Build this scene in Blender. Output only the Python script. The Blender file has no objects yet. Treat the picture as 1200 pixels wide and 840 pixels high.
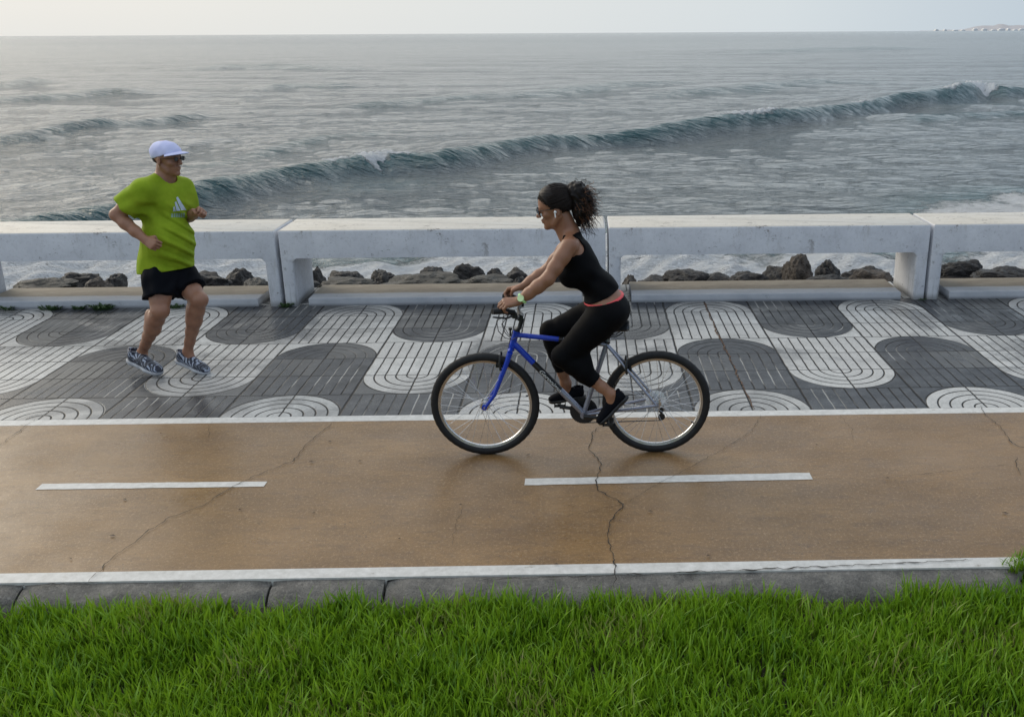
import bpy, bmesh, math, random
import numpy as np
from mathutils import Vector, Matrix, noise as mnoise
random.seed(7); rng = np.random.default_rng(7)
scene = bpy.context.scene
COL = scene.collection
R_ = math.radians

# ------------------------------------------------------------------ camera
F_, X0_, Y0_, TH, PS, RO, CH = 1116.72, 709.14, 404.39, .31678, .01999, -.00554, 2.44
Rv = Vector((math.cos(PS), -math.sin(PS), 0))
Fv = Vector((math.sin(PS)*math.cos(TH), math.cos(PS)*math.cos(TH), -math.sin(TH)))
Uv = Rv.cross(Fv).normalized()
c_, s_ = math.cos(RO), math.sin(RO)
camR = Rv*c_ + Uv*s_; camU = Uv*c_ - Rv*s_
cd = bpy.data.cameras.new('camera'); cam = bpy.data.objects.new('camera', cd); COL.objects.link(cam)
cam.matrix_world = Matrix(((camR.x, camU.x, -Fv.x, 0), (camR.y, camU.y, -Fv.y, 0), (camR.z, camU.z, -Fv.z, CH), (0, 0, 0, 1)))
cd.sensor_width = 36; cd.lens = 36*F_/1200
cd.shift_x = (600-X0_)/1200; cd.shift_y = -(420-Y0_)/1200
cd.clip_start = .05; cd.clip_end = 60000
scene.camera = cam
def at(px, py, Y):
    """world point seen at a place of the photograph (1200 wide), at distance Y"""
    d = camR*((px-X0_)/F_) - camU*((py-Y0_)/F_) + Fv
    return np.array(d*(Y/d.y)) + np.array([0, 0, CH])
def ground(px, py, z=0.):
    d = camR*((px-X0_)/F_) - camU*((py-Y0_)/F_) + Fv
    return np.array(d*((z-CH)/d.z)) + np.array([0, 0, CH])

# ------------------------------------------------------------------ objects
def tag(o, label=None, cat=None, group=None, kind=None):
    if label: o['label'] = label
    if cat: o['category'] = cat
    if group: o['group'] = group
    if kind: o['kind'] = kind
    return o
def empty(name, loc, label, cat, group=None):
    o = bpy.data.objects.new(name, None); COL.objects.link(o); o.location = loc
    o.empty_display_size = .2
    return tag(o, label, cat, group)
def worldloc(o):
    v = Vector((0, 0, 0))
    while o: v = v + Vector(o.location); o = o.parent
    return v
def link(name, me, parent=None, m=None, smooth=True, origin=None):
    """mesh given in world coordinates"""
    o = bpy.data.objects.new(name, me); COL.objects.link(o)
    if m:
        for x in (m if isinstance(m, (list, tuple)) else [m]): me.materials.append(x)
    if smooth: me.shade_smooth()
    base = Vector((0, 0, 0))
    if parent: base = worldloc(parent); o.parent = parent
    if origin is not None:
        og = Vector(origin)
    else: og = base
    me.transform(Matrix.Translation(-og)); o.location = og - base
    return o
def npmesh(name, V, Fc):
    me = bpy.data.meshes.new(name)
    V = np.asarray(V, np.float32); Fc = np.asarray(Fc, np.int32)
    n = Fc.shape[1]
    me.vertices.add(len(V)); me.vertices.foreach_set('co', V.ravel())
    me.loops.add(Fc.size); me.loops.foreach_set('vertex_index', Fc.ravel())
    me.polygons.add(len(Fc)); me.polygons.foreach_set('loop_start', np.arange(len(Fc), dtype=np.int32)*n)
    me.update(calc_edges=True); me.validate()
    return me
class MB:
    def __init__(s): s.v = []; s.f = []; s.mi = []; s.cur = 0
    def add(s, V, Fc):
        b = len(s.v); s.v += [tuple(map(float, p)) for p in V]
        for f in Fc: s.f.append([b+i for i in f]); s.mi.append(s.cur)
    def box(s, lo, hi):
        x0, y0, z0 = lo; x1, y1, z1 = hi
        s.add([(x0,y0,z0),(x1,y0,z0),(x1,y1,z0),(x0,y1,z0),(x0,y0,z1),(x1,y0,z1),(x1,y1,z1),(x0,y1,z1)],
              [(0,3,2,1),(4,5,6,7),(0,1,5,4),(1,2,6,5),(2,3,7,6),(3,0,4,7)])
    def tube(s, pts, rad, n=10, cap=True, closed=False, flat=1.0):
        pts = [Vector(p) for p in pts]; N = len(pts)
        rads = rad if isinstance(rad, (list, tuple)) else [rad]*N
        V = []; prev = None
        for i, p in enumerate(pts):
            if closed: t = pts[(i+1) % N]-pts[i-1]
            else: t = pts[min(i+1, N-1)]-pts[max(i-1, 0)]
            t.normalize()
            if prev is None:
                up = Vector((0, 0, 1)) if abs(t.z) < .9 else Vector((0, 1, 0))
                a = t.cross(up).normalized()
            else: a = (prev-t*prev.dot(t)).normalized()
            prev = a; b = t.cross(a)
            for k in range(n):
                an = 2*math.pi*k/n
                V.append(p+(a*math.cos(an)*flat+b*math.sin(an))*rads[i])
        Fc = []
        M = N if closed else N-1
        for i in range(M):
            j = (i+1) % N
            for k in range(n):
                l = (k+1) % n
                Fc.append((i*n+k, i*n+l, j*n+l, j*n+k))
        if cap and not closed:
            Fc.append(tuple(range(n))[::-1]); Fc.append(tuple((N-1)*n+k for k in range(n)))
        s.add(V, Fc)
    def cyl(s, a, b, r, n=24, r2=None): s.tube([a, b], [r, r if r2 is None else r2], n)
    def ring(s, c, ax, R, r, n=48, m=8):
        ax = Vector(ax).normalized(); a = ax.orthogonal().normalized(); b = ax.cross(a); c = Vector(c)
        s.tube([c+(a*math.cos(2*math.pi*i/n)+b*math.sin(2*math.pi*i/n))*R for i in range(n)], r, m, closed=True)
    def build(s, name, m, parent=None, smooth=True, origin=None, auto=True):
        me = bpy.data.meshes.new(name); me.from_pydata(s.v, [], s.f); me.update()
        bm = bmesh.new(); bm.from_mesh(me); bmesh.ops.recalc_face_normals(bm, faces=bm.faces); bm.to_mesh(me); bm.free()
        o = link(name, me, parent, m, smooth, origin)
        if isinstance(m, (list, tuple)): me.polygons.foreach_set('material_index', s.mi)
        if smooth and auto:
            me.set_sharp_from_angle(angle=R_(40))
        return o

# ------------------------------------------------------------------ node helpers
class N:
    def __init__(s, nt, sock): s.nt = nt; s.s = sock
    def _m(s, op, *o, clamp=False):
        n = s.nt.nodes.new('ShaderNodeMath'); n.operation = op; n.use_clamp = clamp
        for i, x in enumerate((s,)+o):
            if isinstance(x, N): s.nt.links.new(x.s, n.inputs[i])
            else: n.inputs[i].default_value = x
        return N(s.nt, n.outputs[0])
    def __add__(s, o): return s._m('ADD', o)
    __radd__ = __add__
    def __sub__(s, o): return s._m('SUBTRACT', o)
    def __rsub__(s, o): return s._m('MULTIPLY', -1.)._m('ADD', o)
    def __mul__(s, o): return s._m('MULTIPLY', o)
    __rmul__ = __mul__
    def __lt__(s, o): return s._m('LESS_THAN', o)
    def __gt__(s, o): return s._m('GREATER_THAN', o)
    def abs(s): return s._m('ABSOLUTE')
    def fl(s): return s._m('FLOOR')
    def fr(s): return s._m('FRACT')
    def mod(s, v): return s._m('FLOORED_MODULO', v)
    def mx(s, o): return s._m('MAXIMUM', o)
    def mn(s, o): return s._m('MINIMUM', o)
    def sat(s): return s._m('ADD', 0., clamp=True)
    def ss(s, a, b):
        n = s.nt.nodes.new('ShaderNodeMapRange'); n.interpolation_type = 'SMOOTHSTEP'
        s.nt.links.new(s.s, n.inputs[0])
        n.inputs[1].default_value = a; n.inputs[2].default_value = b
        return N(s.nt, n.outputs[0])
    def mp(s, a, b, c, d):
        n = s.nt.nodes.new('ShaderNodeMapRange'); s.nt.links.new(s.s, n.inputs[0])
        for i, x in enumerate((a, b, c, d)): n.inputs[i+1].default_value = x
        return N(s.nt, n.outputs[0])
def lerp(a, b, t): return t*(b-a)+a if not isinstance(a, N) else a+t*(b-a)
class MT:
    """material under construction"""
    def __init__(s, name, rough=.6, spec=.5, metal=0., ior=None):
        s.m = bpy.data.materials.new(name); s.m.use_nodes = True; s.nt = s.m.node_tree
        s.b = s.nt.nodes['Principled BSDF']; s.b.inputs['Roughness'].default_value = rough
        s.b.inputs['Metallic'].default_value = metal; s.b.inputs['Specular IOR Level'].default_value = spec
        if ior: s.b.inputs['IOR'].default_value = ior
        s.tc = s.nt.nodes.new('ShaderNodeTexCoord')
    def co(s, scale=(1, 1, 1), rot=(0, 0, 0), kind='Object'):
        mp = s.nt.nodes.new('ShaderNodeMapping'); mp.inputs['Scale'].default_value = scale; mp.inputs['Rotation'].default_value = rot
        s.nt.links.new(s.tc.outputs[kind], mp.inputs[0]); return mp.outputs[0]
    def xyz(s):
        n = s.nt.nodes.new('ShaderNodeSeparateXYZ'); s.nt.links.new(s.tc.outputs['Object'], n.inputs[0])
        return [N(s.nt, o) for o in n.outputs]
    def noise(s, scale=5., detail=4., rough=.5, stretch=(1, 1, 1), dist=0., rot=(0, 0, 0)):
        n = s.nt.nodes.new('ShaderNodeTexNoise'); n.inputs['Scale'].default_value = scale
        n.inputs['Detail'].default_value = detail; n.inputs['Roughness'].default_value = rough; n.inputs['Distortion'].default_value = dist
        s.nt.links.new(s.co(stretch, rot), n.inputs[0]); return N(s.nt, n.outputs[0])
    def voro(s, scale=5., feat='F1', stretch=(1, 1, 1), out=0):
        n = s.nt.nodes.new('ShaderNodeTexVoronoi'); n.feature = feat; n.inputs['Scale'].default_value = scale
        s.nt.links.new(s.co(stretch), n.inputs[0]); return N(s.nt, n.outputs[out])
    def white(s, x, y):
        c = s.nt.nodes.new('ShaderNodeCombineXYZ'); s.nt.links.new(x.s, c.inputs[0]); s.nt.links.new(y.s, c.inputs[1])
        n = s.nt.nodes.new('ShaderNodeTexWhiteNoise'); s.nt.links.new(c.outputs[0], n.inputs[0]); return N(s.nt, n.outputs[0])
    def mix(s, fac, a, b, mode='MIX'):
        n = s.nt.nodes.new('ShaderNodeMix'); n.data_type = 'RGBA'; n.blend_type = mode
        ins = [n.inputs[0], n.inputs[6], n.inputs[7]]
        for i, x in zip(ins, (fac, a, b)):
            if isinstance(x, N): s.nt.links.new(x.s, i)
            elif hasattr(x, 'is_output') or hasattr(x, 'links'): s.nt.links.new(x, i)
            elif isinstance(x, (int, float)): i.default_value = x
            else: i.default_value = tuple(x)+(1,)
        return n.outputs[2]
    def set(s, name, x):
        i = s.b.inputs[name]
        if isinstance(x, N): s.nt.links.new(x.s, i)
        elif isinstance(x, (tuple, list)): i.default_value = tuple(x)+(1,) if len(x) == 3 else x
        elif isinstance(x, (int, float)): i.default_value = x
        else: s.nt.links.new(x, i)
        return s
    def bump(s, h, dist=.01, strength=1.):
        n = s.nt.nodes.new('ShaderNodeBump'); n.inputs['Distance'].default_value = dist; n.inputs['Strength'].default_value = strength
        s.nt.links.new(h.s, n.inputs['Height'])
        if s.b.inputs['Normal'].is_linked: s.nt.links.new(s.b.inputs['Normal'].links[0].from_socket, n.inputs['Normal'])
        s.nt.links.new(n.outputs[0], s.b.inputs['Normal']); return s
    def attr(s, name):
        n = s.nt.nodes.new('ShaderNodeAttribute'); n.attribute_name = name; return N(s.nt, n.outputs['Fac'])
def simple(name, col, rough=.5, metal=0., var=.25, scale=12., bump=.0, bscale=60., spec=.5):
    t = MT(name, rough, spec, metal)
    n = t.noise(scale, 5, .6)
    dark = tuple(c*(1-var) for c in col); lite = tuple(min(1, c*(1+var)) for c in col)
    t.set('Base Color', t.mix(n.mp(.3, .7, 0, 1), dark, lite))
    t.set('Roughness', t.noise(scale*2.3, 3).mp(.3, .7, max(0, rough-.08), min(1, rough+.08)))
    if bump: t.bump(t.noise(bscale, 4), bump)
    return t.m

# ------------------------------------------------------------------ materials
def m_paving():
    t = MT('wet_patterned_paving', .4, .30)
    x, y, z = t.xyz()
    u = (x+3.678)*2.5; v = (y-5.98)*2.5
    A = (u+1.).mod(4.); isA = A < 2.
    row = v.fl(); f = v.fr()
    ua = (u+1.).mod(2.)-1.                       # -1..1 about the centre of each band
    r3 = row.mod(3.)
    arcA = (r3 < .5); arcB = (r3-1.).abs() < .5
    arc = isA*arcA + (1.-isA)*arcB
    dv = isA*f + (1.-isA)*(1.-f)
    d = (ua*ua+dv*dv)._m('SQRT')
    ins = d < 1.
    tabA = ((row < .5)+(row > 3.5)).sat(); tabB = (row > .5)*(row < 3.5)
    w = isA*tabA+(1.-isA)*tabB
    outer = arc*(1.-ins)
    white = w*(1.-outer)+(1.-w)*outer
    # grooves
    def line(c, hw): return (((c+.5).fr()-.5).abs()).ss(hw*1.5, hw*.5)
    wob = (t.noise(9., 3)-.5)*.03
    uu = u+wob; vv = v+wob
    gst = line(uu*5., .068)*(1.-arc)
    gar = line(d*5.+wob, .068)*arc*ins
    edge = line(d+wob, .013)*arc
    band = line((uu+1.)*.5, .010)
    jn = t.noise(1.1, 2)
    jt = line(uu, .014).mx(line(vv, .011)).mx(band)
    groove = gst.mx(gar).mx(edge)
    # hide some grooves (worn, filled)
    tile = t.white(u.fl(), row)
    big = t.noise(.9, 3, .6); fine = t.noise(60., 6, .7); mid = t.noise(6., 5, .65)
    wet = t.noise(.75, 5, .62, (1, 1.3, 1), .4)
    fade = t.noise(2.3, 3).ss(.34, .55)
    gfade = white.mx(fade*.75+.25)
    g = (groove*gfade).mx(jt)
    lightg = groove*(1.-white)*(1.-jt)*t.noise(1.3, 2).ss(.5, .62)   # pale grooves: sand fill, with wet sky reflection painted in
    cw = t.mix(mid.mp(.3, .75, 0, 1), (.40, .40, .38), (.62, .615, .59))
    cw = t.mix((tile*.75).sat(), cw, (.44, .43, .41))
    cg = t.mix(mid.mp(.3, .7, 0, 1), (.022, .025, .030), (.070, .075, .083))
    cg = t.mix(tile.ss(.45, .95)*.8, cg, (.125, .125, .12))
    c = t.mix(white, cg, cw)
    c = t.mix(fine.ss(.48, .68)*.45, c, (.10, .10, .10)); c = t.mix(t.noise(26., 8, .85).ss(.56, .66)*.4, c, (.42, .42, .40))
    c = t.mix(t.noise(3.2, 6, .75).ss(.55, .8)*.5, c, (.10, .095, .085))
    wz = wet.ss(.47, .6)
    c = t.mix(wz*.55, c, (.03, .032, .038))
    c = t.mix(g, c, (.018, .017, .016))
    c = t.mix(lightg, c, (.30, .30, .29))
    t.set('Base Color', c)
    t.set('Roughness', (t.noise(7., 4).mp(.3, .7, .34, .52)-wz*.18+g*.3).sat())
    t.bump((1.-g.mx(groove*.6))+fine*.10+mid*.05, .005)
    t.bump(t.white(u.fl(), row)*.25+t.noise(1.4, 2)*.7, .006)
    return t.m
def m_road():
    t = MT('ochre_painted_lane', .4, .38)
    st = t.noise(1.5, 7, .68, (.7, 1.5, 1), .2); gr = t.noise(150., 4, .75); md = t.noise(14., 6, .7, (.5, 1.6, 1)); bg = t.noise(.6, 3, .5)
    c = t.mix(st.mp(.3, .72, 0, 1), (.128, .069, .023), (.275, .158, .058))
    c = t.mix(md.ss(.46, .72)*.7, c, (.12, .068, .032))
    c = t.mix(t.noise(3.2, 8, .8, (.6, 1.6, 1)).ss(.5, .66)*.35, c, (.14, .085, .045))
    c = t.mix(gr.ss(.48, .66)*.5, c, (.085, .055, .030))
    c = t.mix(t.noise(55., 6, .8).ss(.52, .62)*.55, c, (.38, .26, .14))
    c = t.mix(t.noise(38., 8, .85).ss(.53, .62)*.6, c, (.10, .06, .028))
    c = t.mix(t.voro(26., 'F1').ss(.13, .08)*t.noise(3., 3).ss(.5, .6), c, (.06, .04, .025))
    c = t.mix(t.noise(260., 2, .5).ss(.62, .72)*.6, c, (.45, .36, .25))
    c = t.mix(bg.ss(.5, .7)*.35, c, (.27, .165, .075))
    wear = t.noise(2.1, 8, .78, (.8, 1.5, 1), .8).ss(.66, .72)
    c = t.mix(wear*.7, c, (.27, .25, .235))
    ln = t.noise(5., 4, .6, (.10, 9, 1)).ss(.62, .75)
    c = t.mix(ln*.3, c, (.09, .055, .03))
    t.set('Base Color', c)
    t.set('Roughness', (t.noise(1.6, 5, .65, (1, 1.2, 1)).mp(.3, .7, .20, .42)+gr*.08).sat())
    t.bump(gr*.5+md*.5, .0011); t.bump(t.noise(2.5, 3), .006)
    return t.m
def m_linepaint():
    t = MT('worn_white_line_paint', .5)
    c = t.mix(t.noise(20, 6, .7).mp(.3, .7, 0, 1), (.46, .45, .42), (.66, .65, .62))
    c = t.mix(t.noise(7, 8, .8, (.6, 2, 1)).ss(.58, .70), c, (.22, .19, .15))
    t.set('Base Color', c); t.bump(t.noise(160, 3), .001); return t.m
def m_bench():
    t = MT('weathered_white_painted_concrete', .55)
    x, y, z = t.xyz()
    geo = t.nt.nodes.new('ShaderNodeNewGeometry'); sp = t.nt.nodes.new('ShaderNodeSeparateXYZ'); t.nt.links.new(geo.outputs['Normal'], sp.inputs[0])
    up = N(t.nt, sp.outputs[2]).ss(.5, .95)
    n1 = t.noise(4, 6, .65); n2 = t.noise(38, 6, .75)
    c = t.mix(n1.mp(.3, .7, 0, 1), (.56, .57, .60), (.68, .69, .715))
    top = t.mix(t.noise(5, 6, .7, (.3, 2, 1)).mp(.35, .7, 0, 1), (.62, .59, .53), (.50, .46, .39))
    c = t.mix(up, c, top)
    drip = t.noise(14, 5, .65, (1, 1, .12)).ss(.56, .74)
    low = z.mp(.0, .32, 1., .12)
    c = t.mix((drip*low*.9).sat(), c, (.20, .205, .20))
    c = t.mix(t.noise(7, 6, .7, (1, 1, .25)).ss(.54, .70)*.5, c, (.36, .34, .30))
    c = t.mix(t.noise(4.5, 9, .85, (1, 1, .6)).ss(.585, .615)*z.mp(.45, .70, .25, 1.), c, (.17, .15, .13))
    sp_ = t.noise(26, 8, .85, (.5, 1, 1)).ss(.60, .63)
    c = t.mix(sp_*.9, c, (.10, .095, .09))
    c = t.mix(n2.ss(.5, .68)*.30, c, (.28, .28, .27))
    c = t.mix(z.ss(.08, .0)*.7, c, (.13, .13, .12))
    t.set('Base Color', c); t.bump(n2*.5+n1, .003); t.bump(t.noise(220, 2), .0006)
    return t.m
def m_plinth():
    t = MT('bare_concrete_plinth', .7)
    x, y, z = t.xyz()
    n = t.noise(6, 7, .72, (.5, 1.4, 1)); q = t.noise(70, 4, .7)
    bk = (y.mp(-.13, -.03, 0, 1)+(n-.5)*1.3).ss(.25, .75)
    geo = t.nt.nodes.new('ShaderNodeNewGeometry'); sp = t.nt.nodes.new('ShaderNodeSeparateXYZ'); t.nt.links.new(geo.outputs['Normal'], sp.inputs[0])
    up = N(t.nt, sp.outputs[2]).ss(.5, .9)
    c = t.mix(n.mp(.3, .7, 0, 1), (.36, .38, .41), (.50, .51, .53))
    brown = t.mix(n.mp(.3, .7, 0, 1), (.20, .165, .12), (.36, .31, .24))
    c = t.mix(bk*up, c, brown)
    c = t.mix(t.noise(13, 8, .8).ss(.6, .68)*.75, c, (.06, .055, .05))
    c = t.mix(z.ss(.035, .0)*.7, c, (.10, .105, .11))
    t.set('Base Color', c); t.bump(q*.4+n, .006)
    return t.m
def m_kerb():
    t = MT('grey_concrete_kerb', .7)
    n = t.noise(9, 8, .75); f = t.noise(120, 4, .7); v_ = t.noise(30, 6, .7)
    c = t.mix(n.mp(.3, .72, 0, 1), (.075, .072, .068), (.27, .255, .225))
    c = t.mix(v_.ss(.55, .75)*.6, c, (.30, .29, .275))
    c = t.mix(f.ss(.52, .64)*.6, c, (.035, .035, .034)); c = t.mix(t.noise(48, 6, .8).ss(.53, .62)*.5, c, (.34, .32, .29))
    t.set('Base Color', c); t.bump(n+f*.35+v_*.4, .02); return t.m
def m_rock(name, a, b, rough=.5):
    t = MT(name, rough)
    n = t.noise(3.2, 8, .7); f = t.noise(22, 6, .7)
    c = t.mix(n.mp(.32, .7, 0, 1), a, b); c = t.mix(f.ss(.5, .75)*.5, c, tuple(q*.35 for q in a))
    t.set('Base Color', c); t.set('Roughness', n.mp(.3, .7, rough-.2, rough+.2)); t.bump(n*1.+f*.5, .09); return t.m
def m_sea():
    t = MT('grey_green_seawater', .06, .5, ior=1.333)
    foam = t.attr('foam'); teal = t.attr('teal')
    x, y, z = t.xyz()
    f1 = t.noise(2.2, 8, .72, (1, 1.4, 1), .8); f2 = t.noise(9., 6, .7, (1, 1.6, 1), .5)
    cell = t.voro(1.6, 'DISTANCE_TO_EDGE', (1, 1.5, 1))
    net = cell.ss(.16, .02)*.5
    amt = foam*1.5-1.0+f1*.9+(f2-.5)*.55+net*foam*.5
    fm = amt.ss(.05, .38)
    base = t.mix(teal, (.125, .145, .150), (.007, .064, .072))
    base = t.mix((foam*.9).sat(), base, (.11, .20, .21))
    c = t.mix(fm, base, (.88, .90, .91))
    t.set('Base Color', c)
    t.set('Roughness', (fm*.6+.06+y.mp(60., 600., 0., .13)).sat())
    # ripples
    r1 = t.noise(1.1, 3, .55, (.55, 1.5, 1), .25, (0, 0, .12)); r2 = t.noise(4.2, 4, .6, (.5, 1.5, 1), .3, (0, 0, -.1)); r3 = t.noise(14., 3, .6, (.5, 1.4, 1), .2, (0, 0, .2))
    t.bump(t.noise(.32, 7, .70, (.6, 1.5, 1), .4), .42); rg_ = 1.-(t.noise(1.4, 3, .55, (.38, 1.9, 1), .5, (0, 0, -.12))*2.-1.).abs(); t.bump(rg_, .13); t.bump(t.noise(.055, 6, .66, (.5, 1.7, 1), .3), 2.6); t.bump(r1, .19); t.bump(r2, .12); t.bump(r3, .024); t.bump(t.noise(1.6, 2, .5, (.45, 2.2, 1), .6, (0, 0, .3)), .10); t.bump(f2*fm, .25)
    return t.m
def m_grass():
    t = MT('green_lawn_grass', .42, .45)
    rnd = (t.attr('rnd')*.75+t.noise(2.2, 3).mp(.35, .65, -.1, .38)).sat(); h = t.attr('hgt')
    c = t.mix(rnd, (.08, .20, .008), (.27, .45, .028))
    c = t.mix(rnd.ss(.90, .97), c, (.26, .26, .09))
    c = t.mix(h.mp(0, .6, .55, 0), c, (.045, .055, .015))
    t.set('Base Color', c)
    tr = t.nt.nodes.new('ShaderNodeBsdfTranslucent'); t.nt.links.new(t.mix(.5, c, (.26, .42, .02)), tr.inputs[0])
    mx = t.nt.nodes.new('ShaderNodeMixShader'); mx.inputs[0].default_value = .30
    out = t.nt.nodes['Material Output']
    t.nt.links.new(t.b.outputs[0], mx.inputs[1]); t.nt.links.new(tr.outputs[0], mx.inputs[2]); t.nt.links.new(mx.outputs[0], out.inputs[0])
    return t.m
def m_skin(name, a, b):
    t = MT(name, .42)
    n = t.noise(9, 4, .6); t.set('Base Color', t.mix(n.mp(.3, .7, 0, 1), a, b))
    t.b.inputs['Subsurface Weight'].default_value = .12; t.b.inputs['Subsurface Radius'].default_value = (.02, .008, .004); t.b.inputs['Subsurface Scale'].default_value = .3
    t.bump(t.noise(90, 3), .0012); return t.m
def m_cloth(name, a, b, rough=.8, fold=.0, fs=7.):
    t = MT(name, rough, .3)
    n = t.noise(8, 4, .6); t.set('Base Color', t.mix(n.mp(.3, .7, 0, 1), a, b))
    t.b.inputs['Specular IOR Level'].default_value = .08
    if fold: t.bump(t.noise(fs, 3, .5, (1, 1, .45), .8, (.5, .3, 0)), fold)
    t.bump(t.noise(260, 2), .0006); return t.m
M = dict(paving=m_paving(), road=m_road(), line=m_linepaint(), bench=m_bench(), plinth=m_plinth(), kerb=m_kerb(),
    rock=m_rock('wet_black_basalt', (.007, .006, .006), (.030, .025, .022), .6), brock=m_rock('brown_boulder', (.030, .022, .016), (.095, .070, .050), .6),
    grock=m_rock('grey_slab_rock', (.035, .032, .026), (.11, .10, .082), .65), sea=m_sea(), grass=m_grass(),
    crack=simple('dark_crack', (.02, .016, .012), .8), rust=simple('rusty_joint_dirt', (.10, .055, .03), .8, var=.6, scale=30),
    mskin=m_skin('tanned_skin', (.26, .12, .068), (.35, .175, .105)), fskin=m_skin('brown_skin', (.25, .112, .06), (.33, .16, .09)),
    lips=simple('lips', (.22, .06, .045), .4), green=m_cloth('lime_green_jersey', (.215, .315, .016), (.30, .405, .026), .7, .02, 5),
    blackc=m_cloth('black_cloth', (.003, .0035, .006), (.006, .007, .010), .75, .006, 8), lycra=m_cloth('black_lycra', (.002, .002, .0025), (.004, .004, .005), .65, .003, 10),
    lilac=m_cloth('lilac_white_cap_cloth', (.55, .57, .82), (.68, .70, .92), .7), dark=simple('dark_lining', (.03, .035, .04), .7),
    hair=simple('dark_brown_hair', (.008, .005, .004), .5, var=.4, scale=40, spec=.25), hair_rim=simple('warm_rim_hair', (.13, .05, .018), .4, var=.4, scale=40),
    grey=simple('short_dark_hair', (.03, .026, .024), .6), logo=simple('pale_blue_print', (.50, .58, .68), .6), logo2=simple('faded_grey_print', (.22, .33, .28), .6),
    blue=simple('blue_enamel', (.010, .045, .42), .22, var=.15), silver=simple('silver_grey_paint', (.30, .31, .37), .28, .55, var=.12), steel=simple('polished_metal', (.62, .62, .62), .22, 1., var=.1),
    rubber=simple('black_rubber', (.006, .006, .0065), .7, bump=.001, bscale=200), bplastic=simple('black_plastic', (.013, .013, .014), .38), disc=simple('milky_plastic_disc', (.80, .88, .88), .35, var=.3, scale=30),
    white=simple('white_plastic', (.8, .8, .78), .35), lime=simple('lime_watch_strap', (.45, .75, .30), .45), lens=simple('dark_glass_lens', (.01, .012, .016), .08),
    red=simple('coral_red_trim', (.72, .07, .08), .6), sole=simple('pale_grey_sole', (.42, .43, .45), .6), sleather=simple('black_saddle', (.02, .022, .024), .3),
    leaf=simple('dry_leaf', (.035, .022, .014), .7), weed=simple('dark_weed_leaf', (.035, .075, .018), .6), soil=simple('dark_soil', (.035, .03, .016), .9, bump=.02, bscale=20))
def m_runshoe():
    t = MT('navy_silver_mesh_shoe', .5)
    w = t.nt.nodes.new('ShaderNodeTexWave'); w.inputs['Scale'].default_value = 17; w.inputs['Distortion'].default_value = 9; w.inputs['Detail'].default_value = 2
    t.nt.links.new(t.co((1, 1, 1), (.3, .5, .8)), w.inputs[0]); wv = N(t.nt, w.outputs['Fac'])
    c = t.mix(wv.ss(.55, .62), (.018, .022, .045), (.36, .40, .48))
    c = t.mix(t.noise(22, 3).ss(.5, .54)*.8, c, (.02, .022, .03)); t.set('Base Color', c); return t.m
M['runshoe'] = m_runshoe()

# ------------------------------------------------------------------ world, sun
SUN_AZ, SUN_EL = R_(-52), R_(27)           # azimuth from +Y, negative = left
sd = Vector((math.sin(SUN_AZ)*math.cos(SUN_EL), math.cos(SUN_AZ)*math.cos(SUN_EL), math.sin(SUN_EL)))
W = bpy.data.worlds.new('World'); scene.world = W; W.use_nodes = True
nt = W.node_tree; bg = nt.nodes['Background']; bg.inputs[1].default_value = .1
sky = nt.nodes.new('ShaderNodeTexSky'); sky.sky_type = 'NISHITA'; sky.sun_disc = False
sky.sun_elevation = SUN_EL; sky.sun_rotation = SUN_AZ; sky.dust_density = 3; sky.air_density = 1.2
tc = nt.nodes.new('ShaderNodeTexCoord')
def wn(sock): return N(nt, sock)
dt = nt.nodes.new('ShaderNodeVectorMath'); dt.operation = 'DOT_PRODUCT'; nt.links.new(tc.outputs['Generated'], dt.inputs[0])
dt.inputs[1].default_value = (math.sin(SUN_AZ), math.cos(SUN_AZ), 0)
dd = wn(dt.outputs['Value']); sx = nt.nodes.new('ShaderNodeSeparateXYZ'); nt.links.new(tc.outputs['Generated'], sx.inputs[0]); zz = wn(sx.outputs[2])
def wmix(f, a, b):
    n = nt.nodes.new('ShaderNodeMix'); n.data_type = 'RGBA'; ins = [n.inputs[0], n.inputs[6], n.inputs[7]]
    for i, x in zip(ins, (f, a, b)):
        if isinstance(x, N): nt.links.new(x.s, i)
        elif isinstance(x, (tuple, list)): i.default_value = tuple(x)+(1,)
        elif isinstance(x, (int, float)): i.default_value = x
        else: nt.links.new(x, i)
    return n.outputs[2]
front = wmix(dd.mp(.42-.30, .97-.10, 0, 1), (4.9, 5.75, 6.4), (6.7, 6.75, 6.55))
cl = wmix(dd.mp(-.5, .45, 0, 1), (2.2, 2.9, 3.9), front)
nz = nt.nodes.new('ShaderNodeTexNoise'); nz.inputs['Scale'].default_value = 2.2; nz.inputs['Detail'].default_value = 6; nz.inputs['Roughness'].default_value = .55
mpn = nt.nodes.new('ShaderNodeMapping'); mpn.inputs['Scale'].default_value = (1, 1, 3.2); nt.links.new(tc.outputs['Generated'], mpn.inputs[0]); nt.links.new(mpn.outputs[0], nz.inputs[0])
cloud = wn(nz.outputs[0]).mp(.3, .72, .72, 1.22)
cm = nt.nodes.new('ShaderNodeVectorMath'); cm.operation = 'SCALE'; nt.links.new(cl, cm.inputs[0])
amp = lerp(1., cloud, zz.mp(.03, .30, .0, 1.))*zz.mp(.04, .16, 1., 1.38); 
nt.links.new(amp.s, cm.inputs['Scale'])
up = wmix(zz.mp(.25, 1., 0, 1), cm.outputs[0], (6.8, 7.3, 8.0))
fin = wmix(.94, sky.outputs[0], up)
nt.links.new(fin, bg.inputs[0])
sl = bpy.data.lights.new('sun', 'SUN'); sl.energy = 1.1; sl.angle = R_(35); sl.color = (1, .88, .70)
so = bpy.data.objects.new('sun', sl); COL.objects.link(so); so.rotation_euler = sd.to_track_quat('Z', 'Y').to_euler(); so.location = (-20, 20, 20)
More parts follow.
